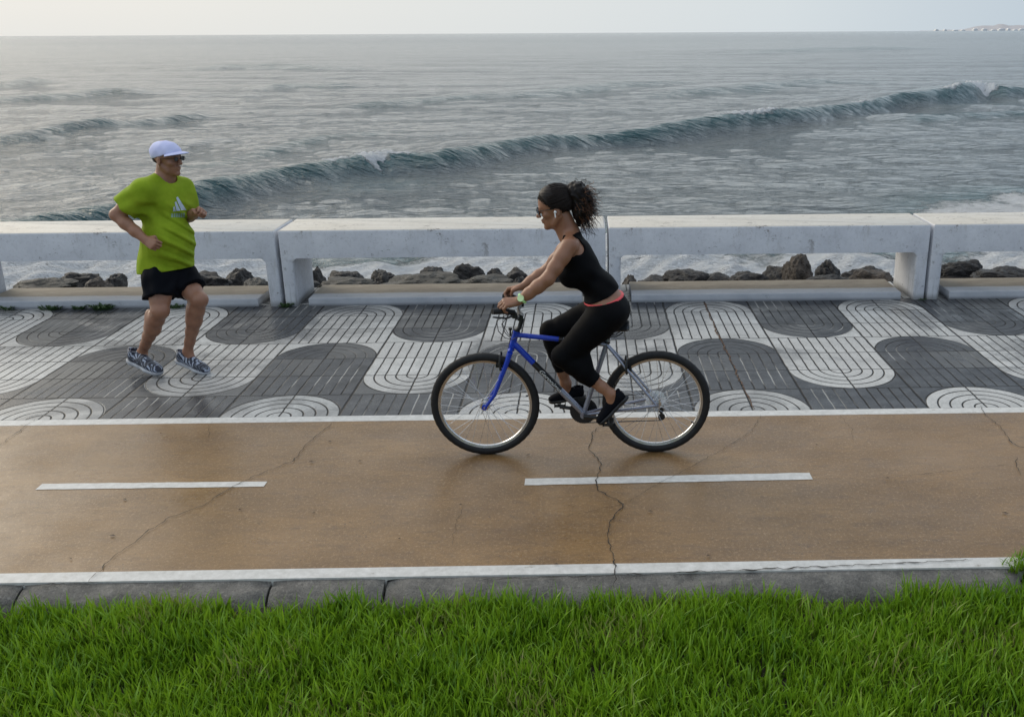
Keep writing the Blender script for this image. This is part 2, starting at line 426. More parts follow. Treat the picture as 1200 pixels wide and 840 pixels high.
scene.view_settings.view_transform = 'Standard'; scene.view_settings.look = 'None'; scene.view_settings.exposure = .30; scene.view_settings.gamma = 1
scene.view_settings.use_curve_mapping = False
scene.render.engine = 'CYCLES'

# ------------------------------------------------------------------ ground sheets
def sheet(name, x0, x1, y0, y1, z, m, nx=1, ny=1, label=None):
    xs = np.linspace(x0, x1, nx+1); ys = np.linspace(y0, y1, ny+1)
    V = [(x, y, z) for y in ys for x in xs]
    Fc = [(j*(nx+1)+i, j*(nx+1)+i+1, (j+1)*(nx+1)+i+1, (j+1)*(nx+1)+i) for j in range(ny) for i in range(nx)]
    o = link(name, npmesh(name, V, Fc), None, m, False); tag(o, label, kind='structure'); return o
b = MB()
b.box((-60, 5.98, -3.5), (60, 9.42, 0)); o = b.build('pavement', M['paving'], smooth=False)
tag(o, 'promenade paved with wavy grey and white grooved tiles', kind='structure')
b = MB(); b.box((-60, 4.05, -1), (60, 5.885, 0)); road = b.build('cycle_path', M['road'], smooth=False)
tag(road, 'ochre brown painted cycle lane with cracks', kind='structure')
def strip(name, x0, x1, ya0, ya1, yb0, yb1, z, label, m=None):
    n = max(2, int((x1-x0)/.04)); V = []; Fc = []
    for i in range(n+1):
        x = x0+(x1-x0)*i/n; t = i/n
        j0 = mnoise.noise((x*9, 3.1, 0))*.004; j1 = mnoise.noise((x*9, 9.1, 0))*.004
        V += [(x, ya0+(yb0-ya0)*t+j0, z), (x, ya1+(yb1-ya1)*t+j1, z)]
    Fc = [(2*i, 2*i+2, 2*i+3, 2*i+1) for i in range(n)]
    o = link(name, npmesh(name, V, Fc), None, m or M['line'], False); tag(o, label, kind='structure'); return o
b = MB(); b.box((-60, 5.885, -1), (60, 5.98, .001)); tag(b.build('edge_line', M['line'], smooth=False), 'pale edge line between the lane and the tiles', kind='structure')
b = MB(); b.box((-60, 3.965, -1), (60, 4.05, .001)); tag(b.build('edge_line', M['line'], smooth=False), 'white painted edge line along the kerb', kind='structure')
strip('lane_marking', -3.13, -1.845, 4.937, 5.012, 4.935, 5.0, .0022, 'left white dash on the lane')
strip('lane_marking', -.365, 1.285, 4.903, 4.988, 4.925, 5.012, .0022, 'right white dash on the lane')
strip('lane_marking', -6.1, -4.6, 4.95, 5.03, 4.94, 5.02, .004, 'white dash on the lane beyond the left dash'); strip('lane_marking', 2.75, 4.4, 4.93, 5.02, 4.93, 5.02, .004, 'white dash on the lane beyond the right dash')

def crack(pts, w, z=.0065):
    P = [ground(*p)[:2] for p in pts]; out = []
    for a, c in zip(P[:-1], P[1:]):
        L = np.linalg.norm(c-a); n = max(2, int(L/.018))
        for i in range(n):
            t = i/n; p = a+(c-a)*t
            out.append(p+np.array([mnoise.noise((p[0]*22, p[1]*22, 1)), mnoise.noise((p[0]*22, p[1]*22, 7))])*.016+np.array([mnoise.noise((p[0]*70, p[1]*70, 1)), mnoise.noise((p[0]*70, p[1]*70, 7))])*.006)
    out.append(P[-1]); V = []
    for i, p in enumerate(out):
        t = out[min(i+1, len(out)-1)]-out[max(i-1, 0)]; t = t/np.linalg.norm(t); nn = np.array([-t[1], t[0]])
        ww = w*.55*(.45+.9*abs(mnoise.noise((p[0]*15, p[1]*15, 3)))*2)*min(1, .2+min(i, len(out)-1-i)*.2)
        V += [(*(p-nn*ww/2), z), (*(p+nn*ww/2), z)]
    return V, [(2*i, 2*i+1, 2*i+3, 2*i+2) for i in range(len(out)-1)]
b = MB()
for pts, w in [([(14,689),(60,685),(112,684)], .016), ([(560,680),(640,677.5),(700,676),(800,671.5),(900,667.5),(1000,663),(1140,657)], .013), ([(392,495),(360,520),(345,540),(295,560),(270,572),(240,592),(200,607),(175,622),(145,645),(120,665),(104,683)], .0075),
    ([(42,492),(20,507),(-6,527)], .008), ([(707,497),(695,507),(690,527),(706,545),(698,562),(702,575),(731,592),(717,607),(712,630),(719,657),(720,690)], .010),
    ([(892,487),(880,507),(850,525),(815,545),(775,565),(731,592)], .0045), ([(1148,476),(1155,487),(1177,505),(1185,520),(1215,530)], .0085), ([(1190,535),(1192,545),(1196,557)], .009),
    ([(1010,560),(1075,557),(1140,549),(1190,545)], .0035), ([(530,640),(536,610),(545,590)], .003), ([(731,592),(680,602),(640,610)], .003),
    ([(0,610),(30,600),(60,590)], .003), ([(985,487),(998,504),(1000,520)], .003), ([(243,515),(246,500),(250,495)], .003)]:
    b.add(*crack(pts, w))
me_cr = b.build('crack', M['crack'], smooth=False); tag(me_cr, 'thin dark cracks across the ochre lane', kind='structure')
# rusty opened joint in the tiles right of the bicycle
V, Fc = crack([(825,354),(838,385),(853,415),(868,448),(884,480)], .022, .004); b = MB(); b.add(V, Fc); tag(b.build('expansion_joint', M['rust'], smooth=False), 'rust stained open joint across the tiles right of the bicycle', kind='structure')

# kerb : rounded bars end to end
b = MB(); joints = [-60, -22, -12, -7.4, -4.95, -2.66, -1.50, -.965, 2.05]
prof = []
for i in range(11):
    a = math.pi*i/10*.62
    prof.append((3.965-.155*math.sin(min(a, math.pi/2))-(.0 if a < math.pi/2 else .0), -.008-.085*(1-math.cos(a))))
prof.append((3.79, -.30)); prof.append((3.965, -.30))
for xa, xb in zip(joints[:-1], joints[1:]):
    n = max(2, min(60, int((xb-xa)/.05))); V = []; Fc = []; K = len(prof)
    for i in range(n+1):
        x = xa+.006+(xb-xa-.012)*i/n; e = min(i, n-i); sh = {0: .022, 1: .006}.get(e, 0)*(1 if xb < 2 else 1.6)
        for (py, pz) in prof:
            w_ = mnoise.noise((x*3.1, py*9, pz*9))*.014+mnoise.noise((x*14, py*20, pz*20))*.007
            V.append((x, py+(sh+w_ if py < 3.95 else 0), pz-(sh*.6 if py < 3.96 else sh*.3)+(w_ if py < 3.95 else 0)))
    for i in range(n):
        for k in range(K): l = (k+1) % K; Fc.append((i*K+k, i*K+l, (i+1)*K+l, (i+1)*K+k))
    Fc += [tuple(range(K)), tuple(n*K+k for k in range(K))[::-1]]
    b.add(V, Fc)
tag(b.build('kerb', M['kerb']), 'weathered grey rounded concrete kerb beside the lawn', kind='structure')

# lawn ground
V = []; Fc = []; nx, ny = 120, 40
for j in range(ny+1):
    for i in range(nx+1):
        x = -30+60*i/nx; y = -6+ (3.97+6)*j/ny
        V.append((x, y, -.075+mnoise.noise((x*.8, y*.8, 2))*.02-.02*(1-j/ny)))
for j in range(ny):
    for i in range(nx): a = j*(nx+1)+i; Fc.append((a, a+1, a+nx+2, a+nx+1))
tag(link('ground', npmesh('ground', V, Fc), None, M['soil']), 'dark soil under the lawn', kind='structure')
# blades
def blades(X, Y, Z, Hh, name, label, lean=.5, width=.0042, parent=None, stuff=True, m=None):
    n = len(X); ang = rng.uniform(0, 2*math.pi, n); ln = rng.uniform(.1, 1., n)*lean*Hh; w = width*rng.uniform(.6, 1.3, n)
    dirx, diry = np.cos(ang), np.sin(ang); fa = rng.uniform(0, 2*math.pi, n)
    wx, wy = np.cos(fa), np.sin(fa)
    lev = [0, .38, .74, 1.]; V = np.zeros((n, 7, 3), np.float32); hv = np.zeros((n, 7), np.float32)
    for k, l in enumerate(lev):
        bx = X+dirx*ln*l**1.9; by = Y+diry*ln*l**1.9; bz = Z+Hh*l*(1-.35*l*(ln/Hh))
        ww = w*[1, 1.05, .7, 0][k]
        if k < 3:
            V[:, 2*k] = np.stack([bx-wx*ww, by-wy*ww, bz], 1); V[:, 2*k+1] = np.stack([bx+wx*ww, by+wy*ww, bz], 1); hv[:, 2*k:2*k+2] = l
        else: V[:, 6] = np.stack([bx, by, bz], 1); hv[:, 6] = 1
    base = (np.arange(n)*7)[:, None]
    q = np.concatenate([base+np.array([0, 1, 3, 2]), base+np.array([2, 3, 5, 4]), base+np.array([4, 5, 6, 6])], 0)
    # last as triangle: build through loops
    me = bpy.data.meshes.new(name)
    me.vertices.add(n*7); me.vertices.foreach_set('co', V.ravel())
    quads = np.concatenate([base+np.array([0, 1, 3, 2]), base+np.array([2, 3, 5, 4])], 0); tris = base+np.array([4, 5, 6])
    loops = np.concatenate([quads.ravel(), tris.ravel()]).astype(np.int32)
    st = np.concatenate([np.arange(len(quads))*4, len(quads)*4+np.arange(n)*3]).astype(np.int32)
    me.loops.add(len(loops)); me.loops.foreach_set('vertex_index', loops); me.polygons.add(len(st)); me.polygons.foreach_set('loop_start', st)
    me.update(calc_edges=True)
    r = np.repeat(rng.uniform(0, 1, n), 7).astype(np.float32)
    a = me.attributes.new('rnd', 'FLOAT', 'POINT'); a.data.foreach_set('value', r)
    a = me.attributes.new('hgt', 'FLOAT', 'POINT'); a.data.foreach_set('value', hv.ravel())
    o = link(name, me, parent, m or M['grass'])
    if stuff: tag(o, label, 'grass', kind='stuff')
    return o
def lawn_pts(n, x0, x1, y0, y1):
    X = rng.uniform(x0, x1, n); Y = rng.uniform(y0, y1, n)
    cl_ = np.sin(X*5.1+Y*3.3)*np.sin(Y*7.9-X*2.1)*.5+np.sin(X*13+1)*np.sin(Y*17+X*3)*.3+np.sin(X*31+Y*5)*np.sin(Y*37-X*9)*.25
    keep = rng.uniform(0, 1, n) < .78+.35*cl_
    return X[keep], Y[keep], cl_[keep]
X, Y, C = lawn_pts(130000, -3.9, 3.6, 2.25, 3.82)
edge = 3.815+.02*np.sin(X*9)+.03*np.sin(X*3.3+1)-.06*((np.sin(X*4.7+2) > .6))*1.
k = Y < edge; X, Y, C = X[k], Y[k], C[k]
Hh = np.clip(rng.normal(.084, .028, len(X))*(1+.35*C)*np.clip(.92+(3.85-Y)*1.0, .92, 1.), .03, .19)
Xr, Yr, Cr = lawn_pts(9000, 2.07, 4.6, 3.6, 3.99); Hr = np.clip(rng.normal(.07, .02, len(Xr)), .02, .13)
X = np.concatenate([X, Xr]); Y = np.concatenate([Y, Yr]); Hh = np.concatenate([Hh, Hr])
Xl, Yl, Cl = lawn_pts(16000, -7, 7, -2, 2.3); X = np.concatenate([X, Xl]); Y = np.concatenate([Y, Yl]); Hh = np.concatenate([Hh, np.full(len(Xl), .09)])
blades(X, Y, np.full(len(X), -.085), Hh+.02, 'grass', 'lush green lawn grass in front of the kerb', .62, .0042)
n = 260; a = rng.uniform(0, 6.28, n); r = rng.uniform(0, .13, n)
tuft = empty('grass_tuft', (2.12, 4.0, 0), 'grass tuft growing over the white edge line at the kerb end', 'grass tuft')
blades(2.16+np.cos(a)*r*1.4, 3.98+np.sin(a)*r*.6, np.full(n, -.02), rng.uniform(.04, .11, n), 'blades', '', 1.1, .004, tuft, False)

# ------------------------------------------------------------------ benches and plinths
def rbox(lo, hi, bev_v, bev_top, name, m, parent, seg=3):
    bm = bmesh.new(); bmesh.ops.create_cube(bm, size=1)
    for v in bm.verts:
        v.co = Vector([lo[i]+(v.co[i]+.5)*(hi[i]-lo[i]) for i in range(3)])
    L = hi[0]-lo[0]
    if bev_v:
        es = [e for e in bm.edges if abs(e.verts[0].co.z-e.verts[1].co.z) > 1e-5]
        bmesh.ops.bevel(bm, geom=es, offset=bev_v, segments=seg, profile=.5, affect='EDGES')
    if bev_top:
        es = [e for e in bm.edges if e.verts[0].co.z > hi[2]-1e-5 and e.verts[1].co.z > hi[2]-1e-5 and len(e.link_faces) == 2 and any(f.normal.z < .5 for f in e.link_faces)]
        bmesh.ops.bevel(bm, geom=es, offset=bev_top, segments=seg, profile=.5, affect='EDGES')
    me = bpy.data.meshes.new(name); bm.to_mesh(me); bm.free()
    o = link(name, me, parent, m); me.set_sharp_from_angle(angle=R_(35)); return o
FY, BY, TZ, OZ = 8.722, 9.33, .722, .462
bl = ['white concrete bench at the left edge, behind the runner', 'white concrete bench between the runner and the cyclist, left end rust free beside the runner gap',
      'white concrete bench just right of the cyclist\'s back', 'white concrete bench cut off by the right edge of the photo']
pl = ['low concrete plinth under the leftmost bench, with weeds along its foot', 'low concrete plinth under the bench the cyclist\'s arms cross', 'low concrete plinth under the bench right of the cyclist', 'low concrete plinth under the rightmost bench']
bl[1] = 'white concrete bench in the middle, its right end hidden behind the cyclist'
for i, (xa, xb) in enumerate([(-5.885, -2.872), (-2.836, .183), (.213, 3.222), (3.252, 6.26)]):
    e = empty('concrete_bench', ((xa+xb)/2, (FY+BY)/2, 0), bl[i], 'bench', 'white concrete benches along the sea edge')
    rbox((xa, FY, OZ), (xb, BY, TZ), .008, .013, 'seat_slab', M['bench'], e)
    for s in (0, 1):
        x0 = xa if s == 0 else xb-.112; x1 = x0+.112
        # tapered leg with a small fillet under the slab
        b = MB(); yz = []
        sg = 1 if s == 0 else -1; xo = x0 if s == 0 else x1; xi = x1 if s == 0 else x0
        P = [(xo, 0), (xi-sg*.004, 0), (xi, OZ-.05)]
        for q in range(1, 7):
            an = math.pi/2*q/6; P.append((xi+sg*.045*(1-math.cos(an)), OZ-.046+.046*math.sin(an)))
        P.append((xo, OZ)); P = [(p, max(0, z_)) for p, z_ in P]; K = len(P)
        rings = [(FY, .012), (FY+.004, .004), (FY+.012, 0), (BY-.012, 0), (BY-.004, .004), (BY, .012)]
        V = []; cx_ = (x0+x1)/2
        for (yy, ins) in rings:
            for k, (px_, pz_) in enumerate(P):
                dx = 0
                if k in (0, K-1): dx = sg*ins
                elif k in (1, 2, 3): dx = -sg*ins
                V.append((px_+dx, yy, pz_))
        Fc = [tuple(range(K)), tuple(5*K+k for k in range(K))]
        for r_ in range(5):
            for k in range(K): l = (k+1) % K; Fc.append((r_*K+k, r_*K+l, (r_+1)*K+l, (r_+1)*K+k))
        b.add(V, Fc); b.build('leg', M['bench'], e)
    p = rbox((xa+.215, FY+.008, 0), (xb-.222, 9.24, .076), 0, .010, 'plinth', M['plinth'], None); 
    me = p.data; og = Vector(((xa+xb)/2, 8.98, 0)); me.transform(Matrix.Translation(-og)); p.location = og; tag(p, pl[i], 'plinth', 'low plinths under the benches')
# object-space shading: keep plinth y in world terms
for nd in M['plinth'].node_tree.nodes:
    if nd.type == 'TEX_COORD': pass

# ------------------------------------------------------------------ weeds, leaves
def weed(loc, r, n, label, sc=1.):
    loc = (loc[0], 8.695, 0.)
    e = empty('weed', loc, label, 'weed', 'small weeds at the foot of the benches')
    b = MB()
    for i in range(n):
        a = random.uniform(0, 6.28); rr = random.uniform(0, r); h = random.uniform(.012, .055)*sc; w = random.uniform(.006, .014)*sc
        p = Vector(loc)+Vector((math.cos(a)*rr, math.sin(a)*rr*.5, 0)); d = Vector((math.cos(a), math.sin(a)*.6, 0))
        q = p+d*h*.45+Vector((0, 0, h*.65)); t_ = p+d*h*random.uniform(.7, 1.3)+Vector((0, 0, h*random.uniform(.4, 1))); s = Vector((-d.y, d.x, 0)).normalized()*w
        b.add([p, q-s, t_, q+s], [(0, 1, 2, 3)])
    b.build('leaves', M['weed'], e, smooth=False)
weed(tuple(ground(66, 360)), .09, 90, 'dark green weed at the plinth foot nearest the left edge'); weed(tuple(ground(126, 359)), .10, 130, 'biggest green weed, on the paving behind the runner\'s legs, left of them', 1.2)
weed(tuple(ground(98, 360)), .05, 40, 'small weed between two larger weeds along the left plinth'); weed(tuple(ground(336, 359)), .05, 70, 'mossy green weed in the gap between the left and middle benches')
weed(tuple(ground(15, 361)), .06, 30, 'tiny weed at the far left foot of the plinth'); weed(tuple(ground(212, 358)), .06, 50, 'weed seen between the runner\'s two knees'); weed(tuple(ground(1080, 352)), .03, 14, 'tiny weed in the gap between the two rightmost benches', .6)
for i, (px, py) in enumerate([(189, 508.5), (365, 541.5), (386.5, 518), (281, 598), (368, 602), (132, 628.5), (83, 655.5), (422, 541), (146.5, 586), (762, 600), (652, 662), (830, 652), (957, 522), (619, 534), (1178, 602), (468, 632), (540, 592), (1040, 561)]):
    p = ground(px, py); b = MB(); a = random.uniform(-.6, .6); L = random.uniform(.008, .02); w = L*.42; d = Vector((math.cos(a), math.sin(a), 0)); s = Vector((-d.y, d.x, 0))
    pv = Vector(p)+Vector((0, 0, .007)); b.add([pv-d*L, pv-s*w+Vector((0, 0, .004)), pv+d*L, pv+s*w+Vector((0, 0, .002))], [(0, 1, 2, 3)])
    o = b.build('leaf', M['leaf'], smooth=False, origin=tuple(pv)); tag(o, 'small dark dry leaf lying on the brown lane', 'leaf', 'small dark leaves scattered on the lane')

# ------------------------------------------------------------------ sea
SEA = -2.5
crest = [(-60,262,.8),(20,252,.85),(80,240,.9),(140,230,.9),(200,219,.9),(260,209,.9),(330,197,.8),(390,187,.85),(440,180,.9),(500,178,.92),(540,173,.9),(585,166,.85),(640,158,.85),(700,151,.85),(760,148,.8),(830,139,.95),(880,133,1.05),(930,130,1.0),(985,122,1.1),(1040,111,1.2),(1080,107,1.35),(1110,102,1.5),(1145,97,1.5),(1175,101,1.2),(1215,101,1.),(1300,98,.8)]
CP = []
for (px, py, hh) in crest:
    p = ground(px, py, SEA+hh*.68); CP.append((p[0], p[1], hh))
CP = np.array(CP)
def polydist(X, Y, P):
    best = np.full(X.shape, 1e9, np.float32); sg = np.zeros_like(best); hh = np.zeros_like(best); ss = np.zeros_like(best); acc = 0.
    for a, c in zip(P[:-1], P[1:]):
        ex, ey = c[0]-a[0], c[1]-a[1]; L = math.hypot(ex, ey)
        t = np.clip(((X-a[0])*ex+(Y-a[1])*ey)/L**2, 0, 1)
        dx, dy = X-(a[0]+ex*t), Y-(a[1]+ey*t); d = np.hypot(dx, dy); m = d < best
        side = np.sign(ex*dy-ey*dx)
        best = np.where(m, d, best); sg = np.where(m, side, sg); hh = np.where(m, a[2]+(c[2]-a[2])*t, hh); ss = np.where(m, acc+t*L, ss); acc += L
    return best*sg, hh, ss
def sea():
    nr, nc = 780, 1400
    # rows: denser near, geometric depth
    q = np.linspace(0, 1, nr); inv = (1/10.5)*(1-q)+(1/2200.)*q; D = 1/inv
    D = np.concatenate([D, [3000, 4500, 8000, 13300]]); nr = len(D)
    T = np.linspace(-1.0, .98, nc)
    Dg, Tg = np.meshgrid(D, T, indexing='ij'); X = (Dg*Tg).astype(np.float64); Y = Dg.astype(np.float64)
    dD = np.gradient(D)[:, None]+np.zeros_like(X); dX = D[:, None]*(T[1]-T[0])+np.zeros_like(X)
    Z = np.zeros_like(X); rg = np.random.default_rng(3)
    Ox = np.zeros_like(X); Oy = np.zeros_like(X)
    for i in range(64):
        lam = .45*(22/.45)**(i/63.); an = rg.normal(R_(-105), R_(34) if lam < 5 else R_(15)); kx, ky = math.cos(an), math.sin(an); k = 2*math.pi/lam
        A = .0047*lam**.86*rg.uniform(.6, 1.3)*(1. if lam < 3.5 else .8)
        cell = np.abs(ky)*dD+np.abs(kx)*dX
        att = np.clip(1.6-2.6*cell/lam*1.4, 0, 1)
        ph = k*(kx*X+ky*Y)+rg.uniform(0, 6.28)+.8*np.sin(X*.07/(lam**.5)+Y*.05+i)
        grp = .65+.5*np.sin(X*.11+i*1.7+Y*.031)*np.sin(Y*.06*(1+i % 3)-X*.02+i)
        A2 = A*att*grp
        Z += A2*np.sin(ph); Ox += -kx*A2*.7*np.cos(ph); Oy += -ky*A2*.7*np.cos(ph)
    # secondary swell lines, weaker reflection of their steep fronts painted in as teal
    tl_ = []
    def swell(line, hgt, wf, wb, face=1.):
        P = []
        for (px, py) in line: p = ground(px, py, SEA+hgt*.8); P.append((p[0], p[1], hgt))
        d, h, s = polydist(X, Y, P)
        L = P; tot = sum(math.hypot(L[i+1][0]-L[i][0], L[i+1][1]-L[i][1]) for i in range(len(L)-1))
        env = np.clip(np.sin(np.clip(s/tot, 0, 1)*math.pi)*1.8, 0, 1)
        tl_.append(np.clip(.85*env*np.exp(-((d+wf*.30)/(wf*.42+.15))**2)*(.7+.3*np.sin(s*2.1+np.sin(s*.7)*3)), 0, 1)); w = np.where(d > 0, wb*.7, wf*.5); return .75*hgt*env*np.exp(-(d/w)**2)*(1+.12*np.sin(s*.7))
    for ln, hg, wf, wb in [([(-120,168),(-40,160),(20,155),(70,147),(130,140),(200,132),(260,126)], .55, 1.7, 5), ([(-100,122),(0,113),(60,109),(130,104),(200,104)], .62, 3, 9),
            ([(-90,104),(-20,97),(30,92),(85,90)], .7, 4, 10), ([(380,122),(440,119),(520,113),(600,108)], .4, 3, 7), ([(300,100),(360,97),(430,97)], .5, 4, 9), ([(560,110),(640,104),(740,96),(820,92)], .6, 4, 10),
            ([(730,110),(800,104),(880,98),(960,92),(1040,90)], .55, 4, 10), ([(180,78),(300,75),(420,78)], .6, 8, 20), ([(850,60),(960,56),(1100,54)], .9, 20, 50), ([(1040,140),(1120,132),(1240,126)], .35, 2, 6), ([(180,208),(300,176),(380,160),(480,150)], .16, 1.2, 3)]:
        Z += swell(ln, hg, wf, wb)
    d, h, s = polydist(X, Y, CP)
    nz1 = np.sin(s*.37+1)*.5+np.sin(s*1.13)*.25*np.sin(s*.21)+np.sin(s*.16+2)*.5
    dd_ = d+.16*np.sin(s*.47+1)+.07*np.sin(s*1.9)*np.sin(s*.37)+.03*np.sin(s*5.3+1)*np.sin(s*.9)
    h = h*.70; wf = (.62+.22*h)*(1+.12*nz1); wb = 3.2+h*1.5
    wob = 1+.10*nz1
    prof_f = np.clip(1+dd_/(wf*1.9), 0, 1); prof_f = prof_f*prof_f*(3-2*prof_f)
    prof = np.where(dd_ > 0, np.exp(-(np.maximum(dd_, 0)/wb)**1.6), prof_f)
    trough = -.16*h*np.exp(-((dd_+wf*2.6)/(wf*1.2))**2)
    Z += h*wob*prof*.95+trough
    face = np.where(dd_ < .1, np.clip(prof, 0, 1)*np.clip(1.-((dd_+wf*.75)/(wf*1.15))**2, 0, 1), 0)
    # striations pulled up the face
    Z += face*.010*np.sin(s*5.2+dd_*2.2+2.5*np.sin(s*.8)+3*np.sin(s*.23))+face*.006*np.sin(s*12.-dd_*4+4*np.sin(s*.7))
    nearf = np.exp(-(dd_+wf*1.2)**2/(wf*1.6)**2)
    Z += nearf*h*.014*np.sin(s*3.1-dd_*3)+nearf*h*.02*np.sin(dd_*4.5+s*1.1)
    teal = np.clip(face*1.35, 0, 1)*np.clip((h-.12)*3, 0, 1)  # steep face reflects less sky; that darkening is put into the water colour
    for q_ in tl_: teal = np.maximum(teal, q_)
    foam = np.zeros_like(X)
    def blob(px, py, rx, ry, amt, z=SEA, flat=False):
        nonlocal foam
        c = ground(px, py, z); e = np.exp(-(((X-c[0])/rx)**2+((Y-c[1])/ry)**2)**1.5); foam = np.maximum(foam, amt*e); return e
    def lip(px, py, w, depth, amt, raise_=.2):
        """foam spilling from the lip at this place of the crest"""
        nonlocal foam, Z
        pxs = [q_[0] for q_ in crest]; c = (np.interp(px, pxs, CP[:, 0]), np.interp(px, pxs, CP[:, 1])); 
        dc, hc, sc = polydist(np.array([[c[0]]]), np.array([[c[1]]]), CP); sc = sc[0, 0]
        jag = 1+.35*np.sin(s*9)+.2*np.sin(s*21+1)
        e = np.clip(1.25-((s-sc)/w)**2, 0, 1)*np.clip(1-np.maximum(-dd_, 0)/(depth*jag), 0, 1)**.5*(dd_ < .45)*(dd_ > -depth*1.6)
        foam = np.maximum(foam, amt*e); Z += raise_*e*(.6+.4*np.sin(X*13)*np.sin(Y*11+X*7))
    lip(436, 184, .80, 1.05, 1.05, .12); lip(1143, 99, 2.4, 2.0, 1.05, .2); lip(395, 187, .8, .25, .6, .05); lip(465, 180, .7, .3, .7, .05)
    lip(880, 133, 2.6, .6, .72, .1); lip(1010, 118, 2., .5, .6, .05); lip(1115, 101, 2.5, .5, .6, .1); lip(640, 158, 1.5, .3, .5, .02)
    # wash along the rocks
    wash = np.clip((24.3-Y+1.2*np.sin(X*.55+1)+.8*np.sin(X*1.3))/3.6, 0, 1)
    foam = np.maximum(foam, wash*(.95+.12*np.sin(X*.9)*np.sin(Y*1.1+X*.3)))
    Z += wash*(.10*np.sin(X*1.7+Y*1.1)+.07*np.sin(Y*3.1-X*1.2)+.04*np.sin(X*6+Y*2)+.03*np.sin(X*9-Y*8))
    # surge in the right bay
    blob(1190, 252, 3.2, 3.4, .62); blob(1120, 250, 1.6, .9, .62); blob(1215, 236, 1.5, 2.6, .7); blob(780, 305, 2., 1.2, .85); blob(300, 318, 1.6, 1.5, .85); blob(1010, 315, 1.5, 2, .95)
    teal = np.maximum(teal, .7*blob(1195, 240, 3.0, 4, .0)); teal = np.maximum(teal, wash*.5)
    # a trailing veil of foam in front of the two breaking places
    blob(1100, 118, 5, 6, .30); blob(440, 215, 2, 2, .28)
    V = np.stack([X+Ox, Y+Oy, SEA+Z], -1).reshape(-1, 3)
    idx = np.arange(nr*nc).reshape(nr, nc)
    Fc = np.stack([idx[:-1, :-1], idx[:-1, 1:], idx[1:, 1:], idx[1:, :-1]], -1).reshape(-1, 4)
    me = bpy.data.meshes.new('sea'); me.vertices.add(len(V)); me.vertices.foreach_set('co', V.astype(np.float32).ravel())
    me.loops.add(Fc.size); me.loops.foreach_set('vertex_index', Fc.astype(np.int32).ravel()); me.polygons.add(len(Fc)); me.polygons.foreach_set('loop_start', np.arange(len(Fc), dtype=np.int32)*4)
    me.update(calc_edges=True)
    for nm, ar in (('foam', foam), ('teal', teal)):
        a = me.attributes.new(nm, 'FLOAT', 'POINT'); a.data.foreach_set('value', ar.astype(np.float32).ravel())
    o = link('sea', me, None, M['sea']); tag(o, 'grey rippled sea with one long breaking wave', kind='structure')
sea()

# shore slope under the boulders
V = []; Fc = []; nx, ny = 320, 40
for j in range(ny+1):
    for i in range(nx+1):
        x = -26+52*i/nx; y = 9.43+12*j/ny
        z = -.75-(y-9.4)*.27+mnoise.noise((x*.9, y*.9, 4))*.22+mnoise.noise((x*3, y*3, 8))*.10
        V.append((x, y, z))
for j in range(ny):
    for i in range(nx): a = j*(nx+1)+i; Fc.append((a, a+1, a+nx+2, a+nx+1))
tag(link('shore', npmesh('shore', V, Fc), None, M['rock'], False), 'dark rocky shore slope below the promenade', kind='structure')
# distant headland with low town
b = MB(); pts = []
x = 1085
def hz(px, dist, up): p = at(px, 37.6, dist); return p
prev = None
dist = 11000.
V = []; n = 60
for i in range(n+1):
    px = 1078+(1420-1078)*i/n
    hpx = .3+1.0*min(1, i/8)+ (4.6*max(0, min(1, (px-1128)/14)))+1.2*mnoise.noise((px*.06, 0, 0))+.7*mnoise.noise((px*.3, 2, 0))+ (1.6 if 1165 < px < 1180 else 0)
    p0 = at(px, 38.5, dist); h = max(.2, hpx)*dist/F_*.95
    for (dy, zz_) in ((0, -8), (350, h), (2500, h*.8), (4000, -8)): V.append((p0[0]+dy*p0[0]/dist, dist+dy, zz_+SEA))
Fc = []
for i in range(n):
    for k in range(3): Fc.append((i*4+k, i*4+k+4, i*4+k+5, i*4+k+1))
tag(link('headland', npmesh('headland', V, Fc), None, simple('haze_pale_land', (.48, .46, .46), .9), False), 'low distant headland on the horizon at the far right', kind='structure')  # land colour paled to carry the distant haze
bwhite = simple('whitewashed_wall', (.86, .85, .84), .8)
for i, px in enumerate([1096, 1106, 1118, 1127, 1141, 1152, 1163, 1172, 1180, 1188, 1196]):
    p0 = at(px, 38.5, 10950.); w = random.uniform(12, 34); hh = random.uniform(10, 22); b = MB(); z0 = SEA-2
    b.box((p0[0]-w, 10900, z0), (p0[0]+w, 10960, z0+hh)); b.box((p0[0]-w*.5, 10910, z0+hh), (p0[0]+w*.7, 10950, z0+hh*1.35))
    tag(b.build('building', bwhite, smooth=False, origin=(p0[0], 10930, z0)), 'tiny pale building low on the distant headland', 'building', 'buildings on the distant headland')
# sea air
HAZE = False
if HAZE:
    b = MB(); b.box((-13500, -60, -60), (13500, 13500, 92)); 
    hm = bpy.data.materials.new('sea_air'); hm.use_nodes = True; hn = hm.node_tree
    for nd in list(hn.nodes):
        if nd.type == 'BSDF_PRINCIPLED': hn.nodes.remove(nd)
    pv = hn.nodes.new('ShaderNodeVolumePrincipled'); pv.inputs['Color'].default_value = (.95, .97, .99, 1); pv.inputs['Density'].default_value = 1.5e-5
    hn.links.new(pv.outputs[0], hn.nodes['Material Output'].inputs['Volume'])
    tag(b.build('haze', hm, smooth=False), 'pale sea haze', kind='stuff')

